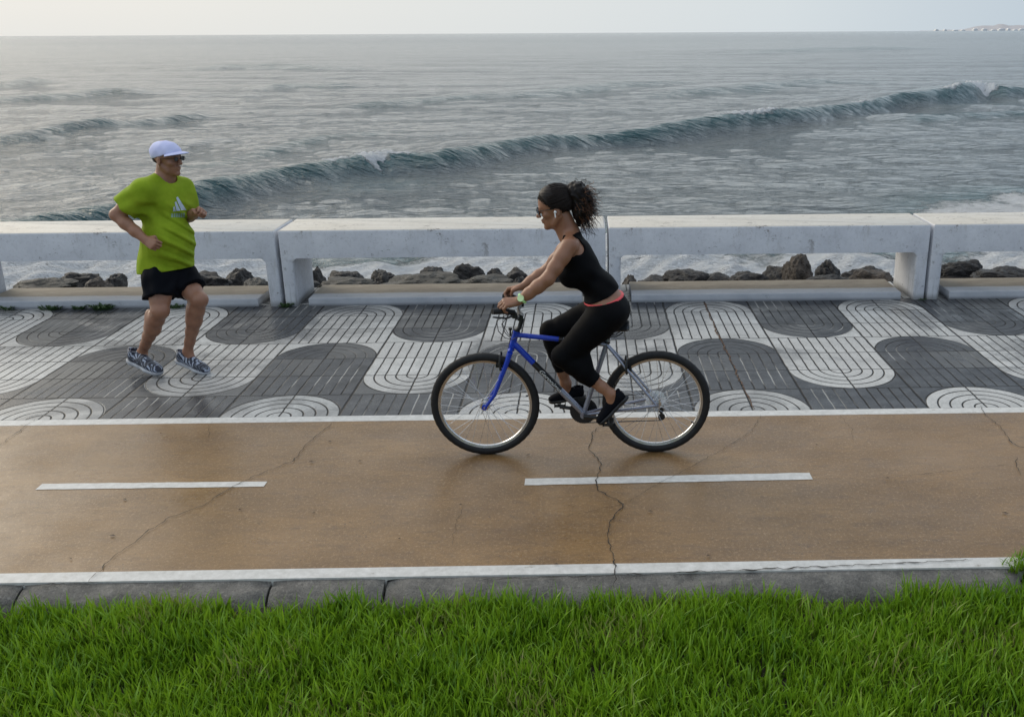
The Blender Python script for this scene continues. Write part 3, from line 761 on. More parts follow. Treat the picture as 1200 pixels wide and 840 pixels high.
# ------------------------------------------------------------------ boulders
def rock(px0, px1, ptop, Y, m, label, flat=1., seed=0, sharp=.35):
    pm = (px0+px1)/2; top = at(pm, ptop, Y); l = at(px0, ptop, Y); r = at(px1, ptop, Y)
    rx = (r[0]-l[0])/2*1.06; rz = max(.35, rx*.8)*flat; ry = max(.35, rx*.75)
    c = Vector((top[0], Y, top[2]-rz*.93))
    bm = bmesh.new(); bmesh.ops.create_icosphere(bm, subdivisions=5, radius=1)
    so_ = Vector((seed*3.7, seed*1.3, seed*7.1))
    # cut planes give facets
    rr = random.Random(seed); planes = []
    for _ in range(13):
        v = Vector((rr.gauss(0, 1), rr.gauss(0, 1), rr.gauss(0, 1))).normalized(); planes.append((v, rr.uniform(.68, .96)))
    for v in bm.verts:
        p = v.co.copy()
        for (pn, pd) in planes:
            q = p.dot(pn)
            if q > pd: p -= pn*(q-pd)*.9
        p += p.normalized()*(mnoise.noise(p*1.6+so_)*.22+mnoise.noise(p*4+so_)*.12-abs(mnoise.noise(p*7+so_))*.10+mnoise.noise(p*16+so_)*.035)
        v.co = Vector((p.x*rx, p.y*ry, p.z*rz))
    mz = max(v.co.z for v in bm.verts)
    for v in bm.verts: v.co.z += rz*.93-mz
    me = bpy.data.meshes.new('boulder'); bm.to_mesh(me); bm.free()
    me.transform(Matrix.Translation(c)); o = link('boulder', me, None, m, True, tuple(c)); me.set_sharp_from_angle(angle=R_(28))
    tag(o, label, 'boulder', 'boulders on the shore behind the benches'); return o
rk, br, gr_ = M['rock'], M['brock'], M['grock']
for i, a in enumerate([
 (64,111,318.5,16.5,rk,'long flat black boulder nearest the left bench leg',.55), (97,126,327,13.5,br,'dark brown boulder just right below the long flat black one',.7),
 (123.5,143,321,17.5,rk,'small black boulder standing alone in the foam left of the runner',.6), (214,264,319.5,15,rk,'broad low dark boulder right beside the runner\'s shorts',.6),
 (261,302,314.5,16,rk,'pointed black boulder left of the gap between left and middle benches',1.), (286,313,326,13.5,gr_,'flat grey slab beside the left bench\'s right leg',.5),
 (362,378.5,312.5,17,rk,'small black boulder beside the left leg of the middle bench',1.), (384,424,316,16.5,rk,'rounded black boulder, second one seen under the middle bench from its left leg',.7),
 (376,440,325.5,13.8,gr_,'grey brown slab in front of the rounded black boulder, left under the middle bench',.35), (432,464,316.5,16,rk,'humped black boulder, third one seen under the middle bench from its left leg',.8),
 (446,540,320,14.2,gr_,'long low grey brown ridge of rock under the middle bench',.4), (490,526,312.5,17,rk,'black boulder showing over the long grey brown ridge',.7),
 (524,568,308.5,16,rk,'tallest dark boulder under the middle bench',.9), (566,592,314,17,rk,'black boulder touching the right side of the tallest dark one under the middle bench',.8),
 (582,622,313,17.5,rk,'jagged black boulder just left of the cyclist\'s forearm',.7), (538,600,323,14,gr_,'grey slab in front of the tallest dark boulder, left of the cyclist\'s hands',.4),
 (600,616,325,15.5,rk,'small black boulder in the foam just above the cyclist\'s hands',.7), (622,660,317,16.5,rk,'black boulder behind the cyclist\'s near forearm',.8),
 (722,750,322,12.8,br,'dark brown boulder seen right behind the cyclist\'s hips',1.), (744,788,324.5,15.5,rk,'low black boulder nearest the left leg of the bench right of the cyclist',.5),
 (778,828,316.5,15.5,rk,'peaked black boulder left of centre under the bench right of the cyclist',.6), (820,862,320.5,16,rk,'low grey black boulder in the centre under the bench right of the cyclist',.5),
 (854,906,317.5,15.2,rk,'flat topped black boulder left of the tall brown boulder',.6), (890,930,312,15.8,rk,'black boulder leaning against the left side of the tall brown boulder',.8),
 (918,955,297.5,15,br,'tallest brown boulder on the shore, right of the cyclist',1.3), (955,986,305.5,15.8,rk,'dark conical boulder right of the tall brown boulder',1.2),
 (983,1046,311.5,16.5,rk,'broad black boulder behind the right leg of the bench right of the cyclist',.7), (996,1050,316,14.6,br,'sloping brown boulder in front of the broad black one',.6),
 (1098,1158,304.5,16,rk,'big black boulder at the left under the rightmost bench',.7), (1142,1215,313.5,15,rk,'long black boulder under the rightmost bench, cut off by the photo\'s right edge',.5),
 (14,84,326,12.6,gr_,'flat brown grey ledge of rock under the leftmost bench',.3), (318,372,318,14,rk,'black boulder hidden mostly by the legs at the left and middle bench gap',.6), (944,1000,321,14,rk,'low black rock at the foot of the tall brown boulder',.5)]):
    rock(*a[:6], flat=a[6], seed=i+11)
#PEOPLE
# ------------------------------------------------------------------ implicit surfaces for bodies
def A3(p): return np.asarray(p, np.float64)
class Field:
    def __init__(s, lo, hi, h):
        s.lo = A3(lo); s.h = h; s.n = np.ceil((A3(hi)-s.lo)/h).astype(int)+1
        s.F = np.full(s.n, .06, np.float32)
        s.ax = [(s.lo[i]+h*np.arange(s.n[i])).astype(np.float32) for i in range(3)]
    def sub(s, lo, hi):
        a = np.clip(np.floor((A3(lo)-s.lo)/s.h).astype(int), 0, s.n); b = np.clip(np.ceil((A3(hi)-s.lo)/s.h).astype(int)+1, 0, s.n)
        return tuple(slice(a[i], b[i]) for i in range(3))
    def grid(s, sl):
        return s.ax[0][sl[0]][:, None, None], s.ax[1][sl[1]][None, :, None], s.ax[2][sl[2]][None, None, :]
    def prim(s, p):
        if p[0] == 'rc':
            _, a, b, r1, r2, k = p; a = A3(a); b = A3(b); m = max(r1, r2)+k+.05
            sl = s.sub(np.minimum(a, b)-m, np.maximum(a, b)+m); X, Y, Z = s.grid(sl)
            if 0 in s.F[sl].shape: return None
            ab = b-a; L2 = max(1e-9, float(ab@ab))
            t = np.clip(((X-a[0])*ab[0]+(Y-a[1])*ab[1]+(Z-a[2])*ab[2])/L2, 0, 1)
            d = np.sqrt((X-a[0]-ab[0]*t)**2+(Y-a[1]-ab[1]*t)**2+(Z-a[2]-ab[2]*t)**2)-(r1+(r2-r1)*t)
        else:
            _, c, r, R, k = p; c = A3(c); r = A3(r); m = float(r.max())+k+.05
            sl = s.sub(c-m, c+m); X, Y, Z = s.grid(sl)
            if 0 in s.F[sl].shape: return None
            x, y, z = X-c[0], Y-c[1], Z-c[2]
            q = [(R[0][i]*x+R[1][i]*y+R[2][i]*z) for i in range(3)]
            k0 = np.sqrt((q[0]/r[0])**2+(q[1]/r[1])**2+(q[2]/r[2])**2); k1 = np.sqrt((q[0]/r[0]**2)**2+(q[1]/r[1]**2)**2+(q[2]/r[2]**2)**2)+1e-6
            d = k0*(k0-1)/k1
        return sl, d.astype(np.float32)
    def add(s, prims, infl=0.):
        for p in prims:
            q = s.prim(p)
            if q is None: continue
            sl, d = q; k = p[-1]; a = s.F[sl]; d = d-infl
            if k > 0:
                h = np.clip(.5+.5*(a-d)/k, 0, 1); s.F[sl] = a+(d-a)*h-k*h*(1-h)
            else: s.F[sl] = np.minimum(a, d)
        return s
    def cut(s, prims, infl=0., k=.006):
        for p in prims:
            q = s.prim(p)
            if q is None: continue
            sl, d = q; s.F[sl] = np.maximum(s.F[sl], -(d-infl))
        return s
    def plane(s, p, n, where=None):
        """keep the side the normal points away from"""
        n = A3(n)/np.linalg.norm(n); X, Y, Z = s.grid((slice(None),)*3)
        d = (X-p[0])*n[0]+(Y-p[1])*n[1]+(Z-p[2])*n[2]
        s.F = np.maximum(s.F, d.astype(np.float32)); return s
    def disp(s, fn):
        X, Y, Z = s.grid((slice(None),)*3); s.F = s.F+fn(X, Y, Z).astype(np.float32); return s
    def mesh(s, name):
        F = s.F; F[0] = F[-1] = .05; F[:, 0] = F[:, -1] = .05; F[:, :, 0] = F[:, :, -1] = .05
        S = F < 0
        c = np.zeros(tuple(np.array(F.shape)-1), np.uint8)
        for i in (0, 1):
            for j in (0, 1):
                for k in (0, 1): c += S[i:F.shape[0]-1+i, j:F.shape[1]-1+j, k:F.shape[2]-1+k]
        act = (c > 0) & (c < 8); I = np.argwhere(act); idx = np.full(act.shape, -1, np.int32); idx[act] = np.arange(len(I))
        P = np.zeros((len(I), 3)); cnt = np.zeros(len(I))
        cor = [(i, j, k) for i in (0, 1) for j in (0, 1) for k in (0, 1)]
        val = {q: F[I[:, 0]+q[0], I[:, 1]+q[1], I[:, 2]+q[2]] for q in cor}
        for q in cor:
            for a in range(3):
                if q[a] == 0:
                    q2 = tuple(1 if b == a else q[b] for b in range(3)); v0, v1 = val[q], val[q2]
                    m = (v0 < 0) != (v1 < 0); t = np.where(m, v0/(v0-v1+1e-12), 0)
                    e = np.array(q, float)[None].repeat(len(I), 0); e[:, a] += t; P[m] += e[m]; cnt[m] += 1
        V = s.lo+(I+P/cnt[:, None])*s.h
        Fc = []
        for a in range(3):
            b_, c__ = (a+1) % 3, (a+2) % 3
            sl0 = [slice(None)]*3; sl1 = [slice(None)]*3; sl0[a] = slice(0, -1); sl1[a] = slice(1, None)
            ed = S[tuple(sl0)] != S[tuple(sl1)]; E_ = np.argwhere(ed)
            ok = (E_[:, b_] > 0) & (E_[:, c__] > 0) & (E_[:, b_] < F.shape[b_]-1) & (E_[:, c__] < F.shape[c__]-1); E_ = E_[ok]
            ins = S[tuple(E_.T)]
            def g(db, dc):
                q = E_.copy(); q[:, b_] -= db; q[:, c__] -= dc; return idx[tuple(q.T)]
            quad = np.stack([g(1, 1), g(0, 1), g(0, 0), g(1, 0)], 1)
            quad[~ins] = quad[~ins][:, ::-1]
            Fc.append(quad)
        Fc = np.concatenate(Fc); 
        # light smoothing
        for _ in range(2):
            acc = np.zeros_like(V); n_ = np.zeros(len(V))
            for k in range(4):
                i, j = Fc[:, k], Fc[:, (k+1) % 4]
                for ax in range(3): acc[:, ax] += np.bincount(i, V[j, ax], len(V))+np.bincount(j, V[i, ax], len(V))
                n_ += np.bincount(i, minlength=len(V))+np.bincount(j, minlength=len(V))
            V = V*.5+.5*acc/np.maximum(n_, 1)[:, None]
        return npmesh(name, V, Fc)
def frame(f, u):
    f = A3(f)/np.linalg.norm(f); l = np.cross(A3(u), f); l /= np.linalg.norm(l); u = np.cross(f, l)
    return np.stack([f, l, u], 1)             # columns: forward, left, up
I3 = np.eye(3)
def euler_rot(R, rx=0, ry=0, rz=0):
    return R @ np.array(Matrix.Rotation(rz, 3, 'Z') @ Matrix.Rotation(ry, 3, 'Y') @ Matrix.Rotation(rx, 3, 'X'))
class Head:
    def __init__(s, o, f, u, sc=1., fem=False):
        s.o = A3(o); s.R = frame(f, u); s.s = sc; s.fem = fem
    def p(s, *q): return s.o+s.R @ (A3(q)*s.s)
    def rc(s, a, b, r1, r2, k=.012): return ('rc', s.p(*a), s.p(*b), r1*s.s, r2*s.s, k*s.s)
    def el(s, c, r, k=.012, ry=0., rz=0.): return ('el', s.p(*c), A3(r)*s.s, euler_rot(s.R, 0, ry, rz), k*s.s)
    def prims(s):
        P = [s.el((-.012, 0, .035), (.098, .077, .090), .0), s.el((.025, 0, .03), (.072, .066, .078), .02),
             s.el((.030, 0, -.045), (.056, .052, .068), .025), s.el((.045, 0, -.075), (.042, .034, .036), .02),
             s.rc((-.005, .052, -.045), (.030, .040, -.082), .022, .018), s.rc((-.005, -.052, -.045), (.030, -.040, -.082), .022, .018),
             s.el((.074, 0, -.100), (.020, .022, .017), .014), s.rc((.086, -.028, .020), (.086, .028, .020), .010, .010, .012)]
        for y in (-1, 1):
            P += [s.el((.062, .036*y, -.022), (.026, .024, .022), .014)]
        P += [s.rc((.090, 0, .012), (.112, 0, -.022), .008, .0105, .008), s.el((.112, 0, -.028), (.013, .011, .010), .006)]
        for y in (-1, 1): P += [s.el((.103, .011*y, -.031), (.010, .007, .007), .005)]
        P += [s.el((.089, 0, -.054), (.014, .024, .0075), .006), s.el((.087, 0, -.067), (.013, .021, .008), .006)]
        for y in (-1, 1):
            P += [s.el((-.006, .076*y, -.008), (.018, .008, .030), .006, ry=.15, rz=.25*y), s.el((-.004, .078*y, -.030), (.009, .007, .010), .005)]
        return P
    def carve(s):
        return [s.el((.100, .031, .004), (.014, .015, .009), .0), s.el((.100, -.031, .004), (.014, .015, .009), .0),
                s.el((.104, 0, -.0605), (.013, .022, .0016), .0), s.el((.000, .087, -.005), (.009, .006, .015), 0), s.el((.000, -.087, -.005), (.009, .006, .015), 0)]
    def eyes(s): return [s.el((.083, .030*y, .003), (.0125, .0125, .0115), .004) for y in (-1, 1)]
def hand(w, fdir, dorsal, thumb_sign, curl, sc=1., thumbcurl=.6, spread=.02):
    """w wrist; x along the palm, z out of the back of the hand, y to the thumb side"""
    R = frame(fdir, dorsal); R = R.copy(); ty = thumb_sign
    o = A3(w)
    def p(x, y, z): return o+R @ (A3((x, y*ty, z))*sc)
    P = []; kn = [(.086, .031), (.091, .010), (.086, -.011), (.078, -.030)]
    for (x, y) in kn: P.append(('rc', p(.005, y*.45, 0), p(x, y, 0), .0165*sc, .0115*sc, .012*sc))
    P.append(('el', p(.05, 0, -.004), A3((.045, .037, .014))*sc, frame(fdir, dorsal), .01*sc))
    L = [(.040, .025, .020), (.044, .028, .021), (.041, .026, .020), (.032, .021, .018)]
    for i, (x, y) in enumerate(kn):
        c = curl[i] if hasattr(curl[0], '__len__') else curl
        a = 0; q = np.array([x, y, 0.]); rr = [.0098, .0090, .0082, .0072]
        for j in range(3):
            a += c[j]; q2 = q+np.array([math.cos(a), (1.5-i)*spread*(1-j*.3), -math.sin(a)])*L[i][j]
            P.append(('rc', p(*q), p(*q2), rr[j]*sc, rr[j+1]*sc, .0035*sc)); q = q2
    t = [np.array([.016, .020, -.006]), np.array([.046, .047, -.018]), np.array([.070, .050-.02*thumbcurl, -.030-.01*thumbcurl]), np.array([.086, .044-.035*thumbcurl, -.034-.012*thumbcurl])]
    for j, (r1, r2) in enumerate(((.0155, .0125), (.0118, .0105), (.0105, .0088))): P.append(('rc', p(*t[j]), p(*t[j+1]), r1*sc, r2*sc, .006*sc))
    return P
def limb(a, b, r, k=.02):
    """r: radii evenly spaced from a to b"""
    a = A3(a); b = A3(b); n = len(r)-1
    return [('rc', a+(b-a)*i/n, a+(b-a)*(i+1)/n, r[i], r[i+1], k) for i in range(n)]
def bounds(P, m=.06):
    lo = np.full(3, 1e9); hi = -lo
    for p in P:
        if p[0] == 'rc':
            for q, r in ((p[1], p[3]), (p[2], p[4])): lo = np.minimum(lo, A3(q)-r); hi = np.maximum(hi, A3(q)+r)
        else: lo = np.minimum(lo, A3(p[1])-max(p[2])); hi = np.maximum(hi, A3(p[1])+max(p[2]))
    return lo-m, hi+m
def shoe(parent, heel, toe, up, mu, sc=1., ankle=None, stripe=None):
    """running shoe; heel and toe are the ends of the sole on the sole line"""
    heel = A3(heel); toe = A3(toe); L = np.linalg.norm(toe-heel); R = frame(toe-heel, up); k = L/.30
    def p(x, y, z): return heel+R @ (A3((x, y, z))*k)
    def el(c, r, kk=.015): return ('el', p(*c), A3(r)*k, R, kk*k)
    up_ = [el((.255, .0, .040), (.046, .042, .026), 0), el((.205, .0, .048), (.065, .047, .034), .02), el((.13, 0, .058), (.080, .040, .044), .02), el((.05, 0, .060), (.050, .036, .055), .02),
           ('rc', p(.045, 0, .07), p(.052, 0, .105), .036*k, .035*k, .015*k), ('rc', p(.010, 0, .10), p(.012, 0, .112), .014*k, .010*k, .012*k), ('rc', p(.10, 0, .088), p(.17, 0, .072), .022*k, .020*k, .012*k)]
    f = Field(*bounds(up_, .03), .0035); f.add(up_); f.plane(p(0, 0, .026), p(0, 0, 0)-p(0, 0, 1)); f.plane(p(0, 0, .112), p(.02, 0, 1)-p(0, 0, 0))
    f.cut([('rc', p(.045, 0, .103), p(.05, 0, .16), .028*k, .030*k, 0)])
    o = link('shoe', f.mesh('shoe'), parent, mu)
    so_ = [el((.25, .0, .022), (.052, .046, .030), 0), el((.20, 0, .018), (.07, .050, .026), .01), el((.12, 0, .018), (.08, .038, .027), .015), el((.045, 0, .020), (.055, .040, .034), .015)]
    f = Field(*bounds(so_, .03), .0035); f.add(so_); f.plane(p(0, 0, .030), p(0, 0, 1)-p(0, 0, 0)); f.plane(p(0, 0, .001), p(0, 0, 0)-p(0, 0, 1))
    link('sole', f.mesh('sole'), o, M['sole'] if stripe is None else stripe)
    b = MB()
    for i in range(5):
        x = .105+.026*i; z = .104-.0085*i
        a = .018
        b.tube([p(x, -a, z-.010), p(x+.004, 0, z+.001), p(x+.012, a, z-.010)], .0026*k, 6)
    b.build('laces', M['white'] if stripe is None else M['bplastic'], o)
    return o

# ------------------------------------------------------------------ the runner
def runner():
    hd = A3((math.cos(R_(25)), -math.sin(R_(25)), 0)); fc = A3((math.cos(R_(46)), -math.sin(R_(46)), 0)); lt = np.cross((0, 0, 1), fc)
    YC = 6.95
    hip = at(194, 315, YC); rh = at(189, 313, YC-.075); lh = at(203, 313, YC+.085)
    rk_, lk = at(187, 364, YC-.22), at(232.5, 351, YC-.10)
    ra, la = at(166.5, 413, YC-.03), at(220, 412, YC-.02)
    rt_heel, rt_toe = at(151, 424, YC+.00), at(189, 441, YC-.145)
    lt_heel, lt_toe = at(207, 424, YC+.02), at(244.5, 440, YC-.09)
    neck = at(193, 212, YC+.03); chest = at(191, 240, YC+.0); belly = at(196, 281, YC-.03)
    rs, ls = at(168, 224, YC-.17), at(214, 222, YC+.14)
    re, rw = at(136, 252, YC-.21), at(170, 281, YC-.27)
    le, lw = at(218, 255, YC+.17), at(230, 250, YC-.01)
    root = empty('person', tuple(ground(205, 440)), 'man jogging on the patterned paving in a lime green T-shirt, black shorts and pale cap', 'person')
    B = frame(fc, (0, 0, 1))
    torso = [('el', chest+fc*.0+A3((0, 0, .01)), (.122, .174, .16), B, 0), ('el', chest+A3((0, 0, .10)), (.085, .168, .07), B, .05),
             ('el', belly+fc*.008+A3((0, 0, .02)), (.140, .158, .165), B, .06), ('el', belly+fc*.030+A3((0, 0, -.03)), (.115, .140, .120), B, .05), ('el', hip+A3((0, 0, -.005)), (.135, .178, .125), frame(hd, (0, 0, 1)), .06)]
    sh = [('rc', rs, chest+A3((0, 0, .10)), .058, .07, .04), ('rc', ls, chest+A3((0, 0, .10)), .058, .07, .04)]
    trap = [('rc', neck+A3((0, 0, .03)), rs+A3((0, 0, .02)), .05, .035, .04), ('rc', neck+A3((0, 0, .03)), ls+A3((0, 0, .02)), .05, .035, .04)]
    armR = limb(rs, re, [.058, .054, .050, .042])+limb(re, rw, [.042, .044, .038, .028])
    armL = limb(ls, le, [.056, .052, .048, .040])+limb(le, lw, [.041, .042, .036, .028])
    legR = limb(rh, rk_, [.105, .098, .086, .068, .060], .03)+limb(rk_, ra, [.058, .058, .055, .044, .036, .034])
    legL = limb(lh, lk, [.105, .098, .086, .068, .060], .03)+limb(lk, la, [.058, .058, .055, .044, .036, .034])
    calf = lambda k_, a_: ('el', k_+(a_-k_)*.28-hd*.022, (.048, .046, .105), frame(hd, k_-a_), .03)
    legs = legR+legL+[calf(rk_, ra), calf(lk, la), ('el', rk_+hd*.018, (.05, .05, .05), I3, .03), ('el', lk+hd*.018, (.05, .05, .05), I3, .03)]
    feet = limb(ra, rt_heel*.45+rt_toe*.55+A3((0, 0, .055)), [.036, .03])+limb(la, lt_heel*.45+lt_toe*.55+A3((0, 0, .055)), [.036, .03])
    ho = at(195.5, 186, YC+.01); H = Head(ho, A3((.95, -.30, -.03)), A3((.03, 0, 1)), 1.02)
    neckp = [('rc', H.p(-.020, 0, -.055), neck+A3((0, 0, .0)), .060, .064, .02), ('rc', H.p(.015, 0, -.075), neck+fc*.03+A3((0, 0, .01)), .045, .05, .02)]
    d1 = at(179, 286, YC-.30)-rw; h1 = hand(rw, d1, A3((-.1, -.9, .35)), 1, (1.25, 1.45, .9), 1.0, 1.3, .0)
    d2 = at(238, 246, YC-.06)-lw; h2 = hand(lw, d2, A3((.55, .3, .75)), -1, (1.1, 1.45, .9), 1.0, 1.3, .0)
    body = torso+sh+trap+neckp+H.prims()
    P = body+armR+armL+legs+feet+h1+h2
    f = Field(*bounds(P, .03), .0042); f.add(body); f.cut(H.carve()); f.add(H.eyes()); f.add(armR+armL+legs+feet); f.add(h1+h2)
    me = f.mesh('body'); o = link('body', me, root, [M['mskin'], M['lips']])
    # shirt
    up = A3((0, 0, 1))
    slR = limb(rs, rs+(re-rs)*1.05, [.078, .080, .080, .080], .05); slL = limb(ls, ls+(le-ls)*1.0, [.076, .078, .080, .078], .05)
    hem = [('rc', belly+fc*.0, hip+up*.015, .145, .146, .08), ('el', hip+fc*.015+up*.05, (.138, .162, .17), B, .10)]
    f = Field(*bounds(torso+sh+slR+slL, .06), .0045)
    f.add(torso+sh+[(t[0], t[1], t[2], t[3]*.72, t[4]*.9, t[5]) for t in trap], .016); f.add(hem, 0.); 
    G = Field.__new__(Field); G.lo, G.h, G.n, G.ax = f.lo, f.h, f.n, f.ax; G.F = np.full(f.n, .06, np.float32)
    for (s_, e_, pr) in ((rs, re, slR), (ls, le, slL)):
        G.F = np.full(f.n, .06, np.float32); G.add(pr); G.plane(s_+(e_-s_)*.70, (e_-s_)+A3((0, 0, .02)))
        a, d = f.F, G.F; k = .05; h_ = np.clip(.5+.5*(a-d)/k, 0, 1); f.F = a+(d-a)*h_-k*h_*(1-h_)
    hc = (belly+hip)/2
    def folds(X, Y, Z):
        u = (X-chest[0])*lt[0]+(Y-chest[1])*lt[1]; z = Z-chest[2]; w_ = (X-chest[0])*fc[0]+(Y-chest[1])*fc[1]
        tt = z+.62*u
        low = np.clip((-z+.10)/.30, 0, 1)
        dg = np.sin(tt*58+2.2*np.sin(u*9+z*4)+w_*6)
        g = (np.maximum(dg, -.2)**1)*.011*1.4*low*np.clip(.45+np.sin(u*11-z*3+.7), 0, 1)
        ax_ = np.exp(-(((X-rs[0])**2+(Y-rs[1])**2+(Z-rs[2]+.13)**2)/.020))*np.sin(55*(Z*.6+X*.9-Y*.4))*.010
        al = np.exp(-(((X-ls[0])**2+(Y-ls[1])**2+(Z-ls[2]+.12)**2)/.020))*np.sin(60*(Z*.5-X*.9+Y*.3))*.009
        slv = np.exp(-(((X-(rs+re)[0]/2)**2+(Y-(rs+re)[1]/2)**2+(Z-(rs+re)[2]/2)**2)/.012))*np.sin(70*(Z*.9-X*.4))*.008
        vr = np.sin(u*42+2*np.sin(z*13))*.003*np.clip((-z-.12)/.2, 0, 1)
        return -(g+ax_+al+vr+slv)
    f.disp(folds)
    f.plane(at(191, 316.5, YC-.15)+A3((0, 0, -.012)), -up+fc*.16)
    f.cut([('rc', neck+fc*.018+up*.01, H.p(0, 0, -.02), .075, .075, 0)])
    sho = link('t_shirt', f.mesh('t_shirt'), root, [M['green']])
    # print on the chest : three slanted bars and a broken strip of lettering, laid on the cloth
    bvh = None
    from mathutils.bvhtree import BVHTree
    vs = [Vector(v.co)+worldloc(sho) for v in sho.data.vertices]; bvh = BVHTree.FromPolygons(vs, [tuple(p.vertices) for p in sho.data.polygons])
    def onshirt(px, py, off=.0016):
        t = Vector(at(px, py, YC-.0)); org = Vector((0, 0, CH)); dr = (t-org).normalized(); hit = bvh.ray_cast(org, dr)
        return hit[0]+hit[1]*off if hit[0] else t
    def patch(quad, mname, nm='print'):
        b_ = MB(); n_ = 10; V = []
        q = [A3(p_) for p_ in quad]
        for j in range(n_+1):
            for i in range(n_+1):
                u_, v_ = i/n_, j/n_; p_ = (q[0]*(1-u_)+q[1]*u_)*(1-v_)+(q[3]*(1-u_)+q[2]*u_)*v_; V.append(tuple(onshirt(*p_)))
        Fq = [(j*(n_+1)+i, j*(n_+1)+i+1, (j+1)*(n_+1)+i+1, (j+1)*(n_+1)+i) for j in range(n_) for i in range(n_)]
        b_.add(V, Fq); return b_.build(nm, M[mname], sho, auto=False)
    patch([(206.3, 232), (208.2, 230.6), (218.2, 246.3), (212.2, 246.6)], 'logo'); patch([(204.6, 237.5), (206.2, 236), (211.2, 247), (206.8, 247.3)], 'logo'); patch([(203.0, 243), (204.2, 241.8), (206.0, 247.6), (202.7, 247.8)], 'logo')
    for i in range(6): patch([(200.8+i*2.75, 250.2-.1*i), (202.6+i*2.75, 250.1-.1*i), (202.5+i*2.75, 254.8), (200.6+i*2.75, 255)], 'logo2')
    # shorts
    f = Field(*bounds(torso[-1:]+legR[:4]+legL[:4], .07), .0045)
    sr = limb(rh+up*.03, rk_, [.112, .112, .104, .096], .05); sl_ = limb(lh+up*.03, lk, [.106, .106, .098, .090], .05)
    f.add(torso[-1:], .008)
    for pr, (s_, e_), tcut, tilt in ((sr, (rh, rk_), .70, A3((.05, 0, 0))), (sl_, (lh, lk), .73, A3((.0, 0, 0)))):
        G = Field.__new__(Field); G.lo, G.h, G.n, G.ax = f.lo, f.h, f.n, f.ax; G.F = np.full(f.n, .06, np.float32)
        G.add(pr); G.plane(s_+(e_-s_)*tcut, (e_-s_)+tilt); a, d = f.F, G.F; k = .03; h_ = np.clip(.5+.5*(a-d)/k, 0, 1); f.F = a+(d-a)*h_-k*h_*(1-h_)
    f.disp(lambda X, Y, Z: -.004*np.sin(60*X+30*Z+2*np.sin(20*Z))-.003*np.sin(45*X-50*Z+30*Y))
    f.plane(hip+up*.07, up)
    link('shorts', f.mesh('shorts'), root, M['blackc'])
    # cap
    f = Field(*bounds([H.el((-.012, 0, .035), (.115, .10, .12))], .03), .0035)
    f.add([H.el((-.014, 0, .040), (.106, .086, .084), 0), H.el((.03, 0, .040), (.078, .074, .068), .03)]); f.plane(H.p(.0, 0, .022), H.R @ A3((.30, 0, -1))); 
    f.disp(lambda X, Y, Z: .0015*np.sin(90*X+20)*np.sin(80*Z))
    cap = link('cap', f.mesh('cap'), root, M['lilac'])
    b_ = MB(); V = []; n_ = 18; m_ = 8
    for side in (0, 1):
        for j in range(m_+1):
            for i in range(n_+1):
                a = (i/n_-.5)*2*1.12; r0 = .088; rr = r0+(.072*(math.cos(a*.75)**.8))*j/m_
                x = .004+rr*math.cos(a); y = .80*rr*math.sin(a)*1.02; z = .058-.020*(a/1.2)**2-.016*(j/m_)**1.3+.006*j/m_-.0035*side
                V.append(tuple(H.p(x, y, z)))
    K = (n_+1)*(m_+1); Fq = []
    for j in range(m_):
        for i in range(n_):
            a = j*(n_+1)+i; Fq += [(a, a+1, a+n_+2, a+n_+1), (K+a, K+a+n_+1, K+a+n_+2, K+a+1)]
    for i in range(n_): a = m_*(n_+1)+i; Fq.append((a, a+1, K+a+1, K+a))
    b_.add(V, Fq); b_.build('brim', M['lilac'], cap, auto=False)
    b_ = MB(); b_.add([tuple(A3(v)-H.R[:, 2]*.0045) for v in V[:K]], [(a, a+n_+1, a+n_+2, a+1) for j in range(m_) for i in range(n_) for a in (j*(n_+1)+i,)])
    b_.build('brim_lining', M['dark'], cap, auto=False)
    # hair below the cap
    f = Field(*bounds([H.el((-.02, 0, 0), (.1, .09, .07))], .03), .0035)
    f.add([H.el((-.012, 0, .032), (.1035, .0815, .092), 0)]); f.plane(H.p(-.052, 0, 0), H.R @ A3((1, 0, .45))); f.plane(H.p(0, 0, -.028), H.R @ A3((0, 0, -1)))
    link('hair', f.mesh('hair'), root, M['grey'])
    # glasses
    b_ = MB()
    for y in (-1, 1):
        c = [H.p(.106+.004*math.cos(t), y*(.033+.022*math.cos(t)), .005+.014*math.sin(t)) for t in np.linspace(0, 2*math.pi, 17)[:-1]]
        b_.tube(c, .0016, 5, closed=True); b_.tube([H.p(.104, y*.056, .010), H.p(.05, y*.074, .010), H.p(-.004, y*.080, .006), H.p(-.014, y*.080, -.008)], .0018, 5)
    b_.tube([H.p(.110, -.010, .008), H.p(.116, 0, .010), H.p(.110, .010, .008)], .0015, 5)
    g = b_.build('glasses', M['bplastic'], root)
    b_ = MB()
    for y in (-1, 1):
        c = [H.p(.106, y*(.033+.021*math.cos(t)), .005+.013*math.sin(t)) for t in np.linspace(0, 2*math.pi, 17)[:-1]]; b_.add(c, [tuple(range(16))]); b_.build('lens', M['lens'], g, smooth=False); b_ = MB()
    n1 = np.cross(rt_toe-rt_heel, np.cross(A3((0, 0, 1)), rt_toe-rt_heel))
    shoe(root, rt_heel, rt_toe, up+hd*.3, M['runshoe']); shoe(root, lt_heel, lt_toe, up+hd*.3, M['runshoe'])
    for (a, b__) in ((rh, rk_), (rk_, ra), (lh, lk), (lk, la), (rs, re), (re, rw), (ls, le), (le, lw), (rt_heel, rt_toe), (neck, hip)): print('len', round(float(np.linalg.norm(a-b__)), 3), end=' ')
    print('toez', rt_toe[2], lt_toe[2], 'head', H.o)
runner()

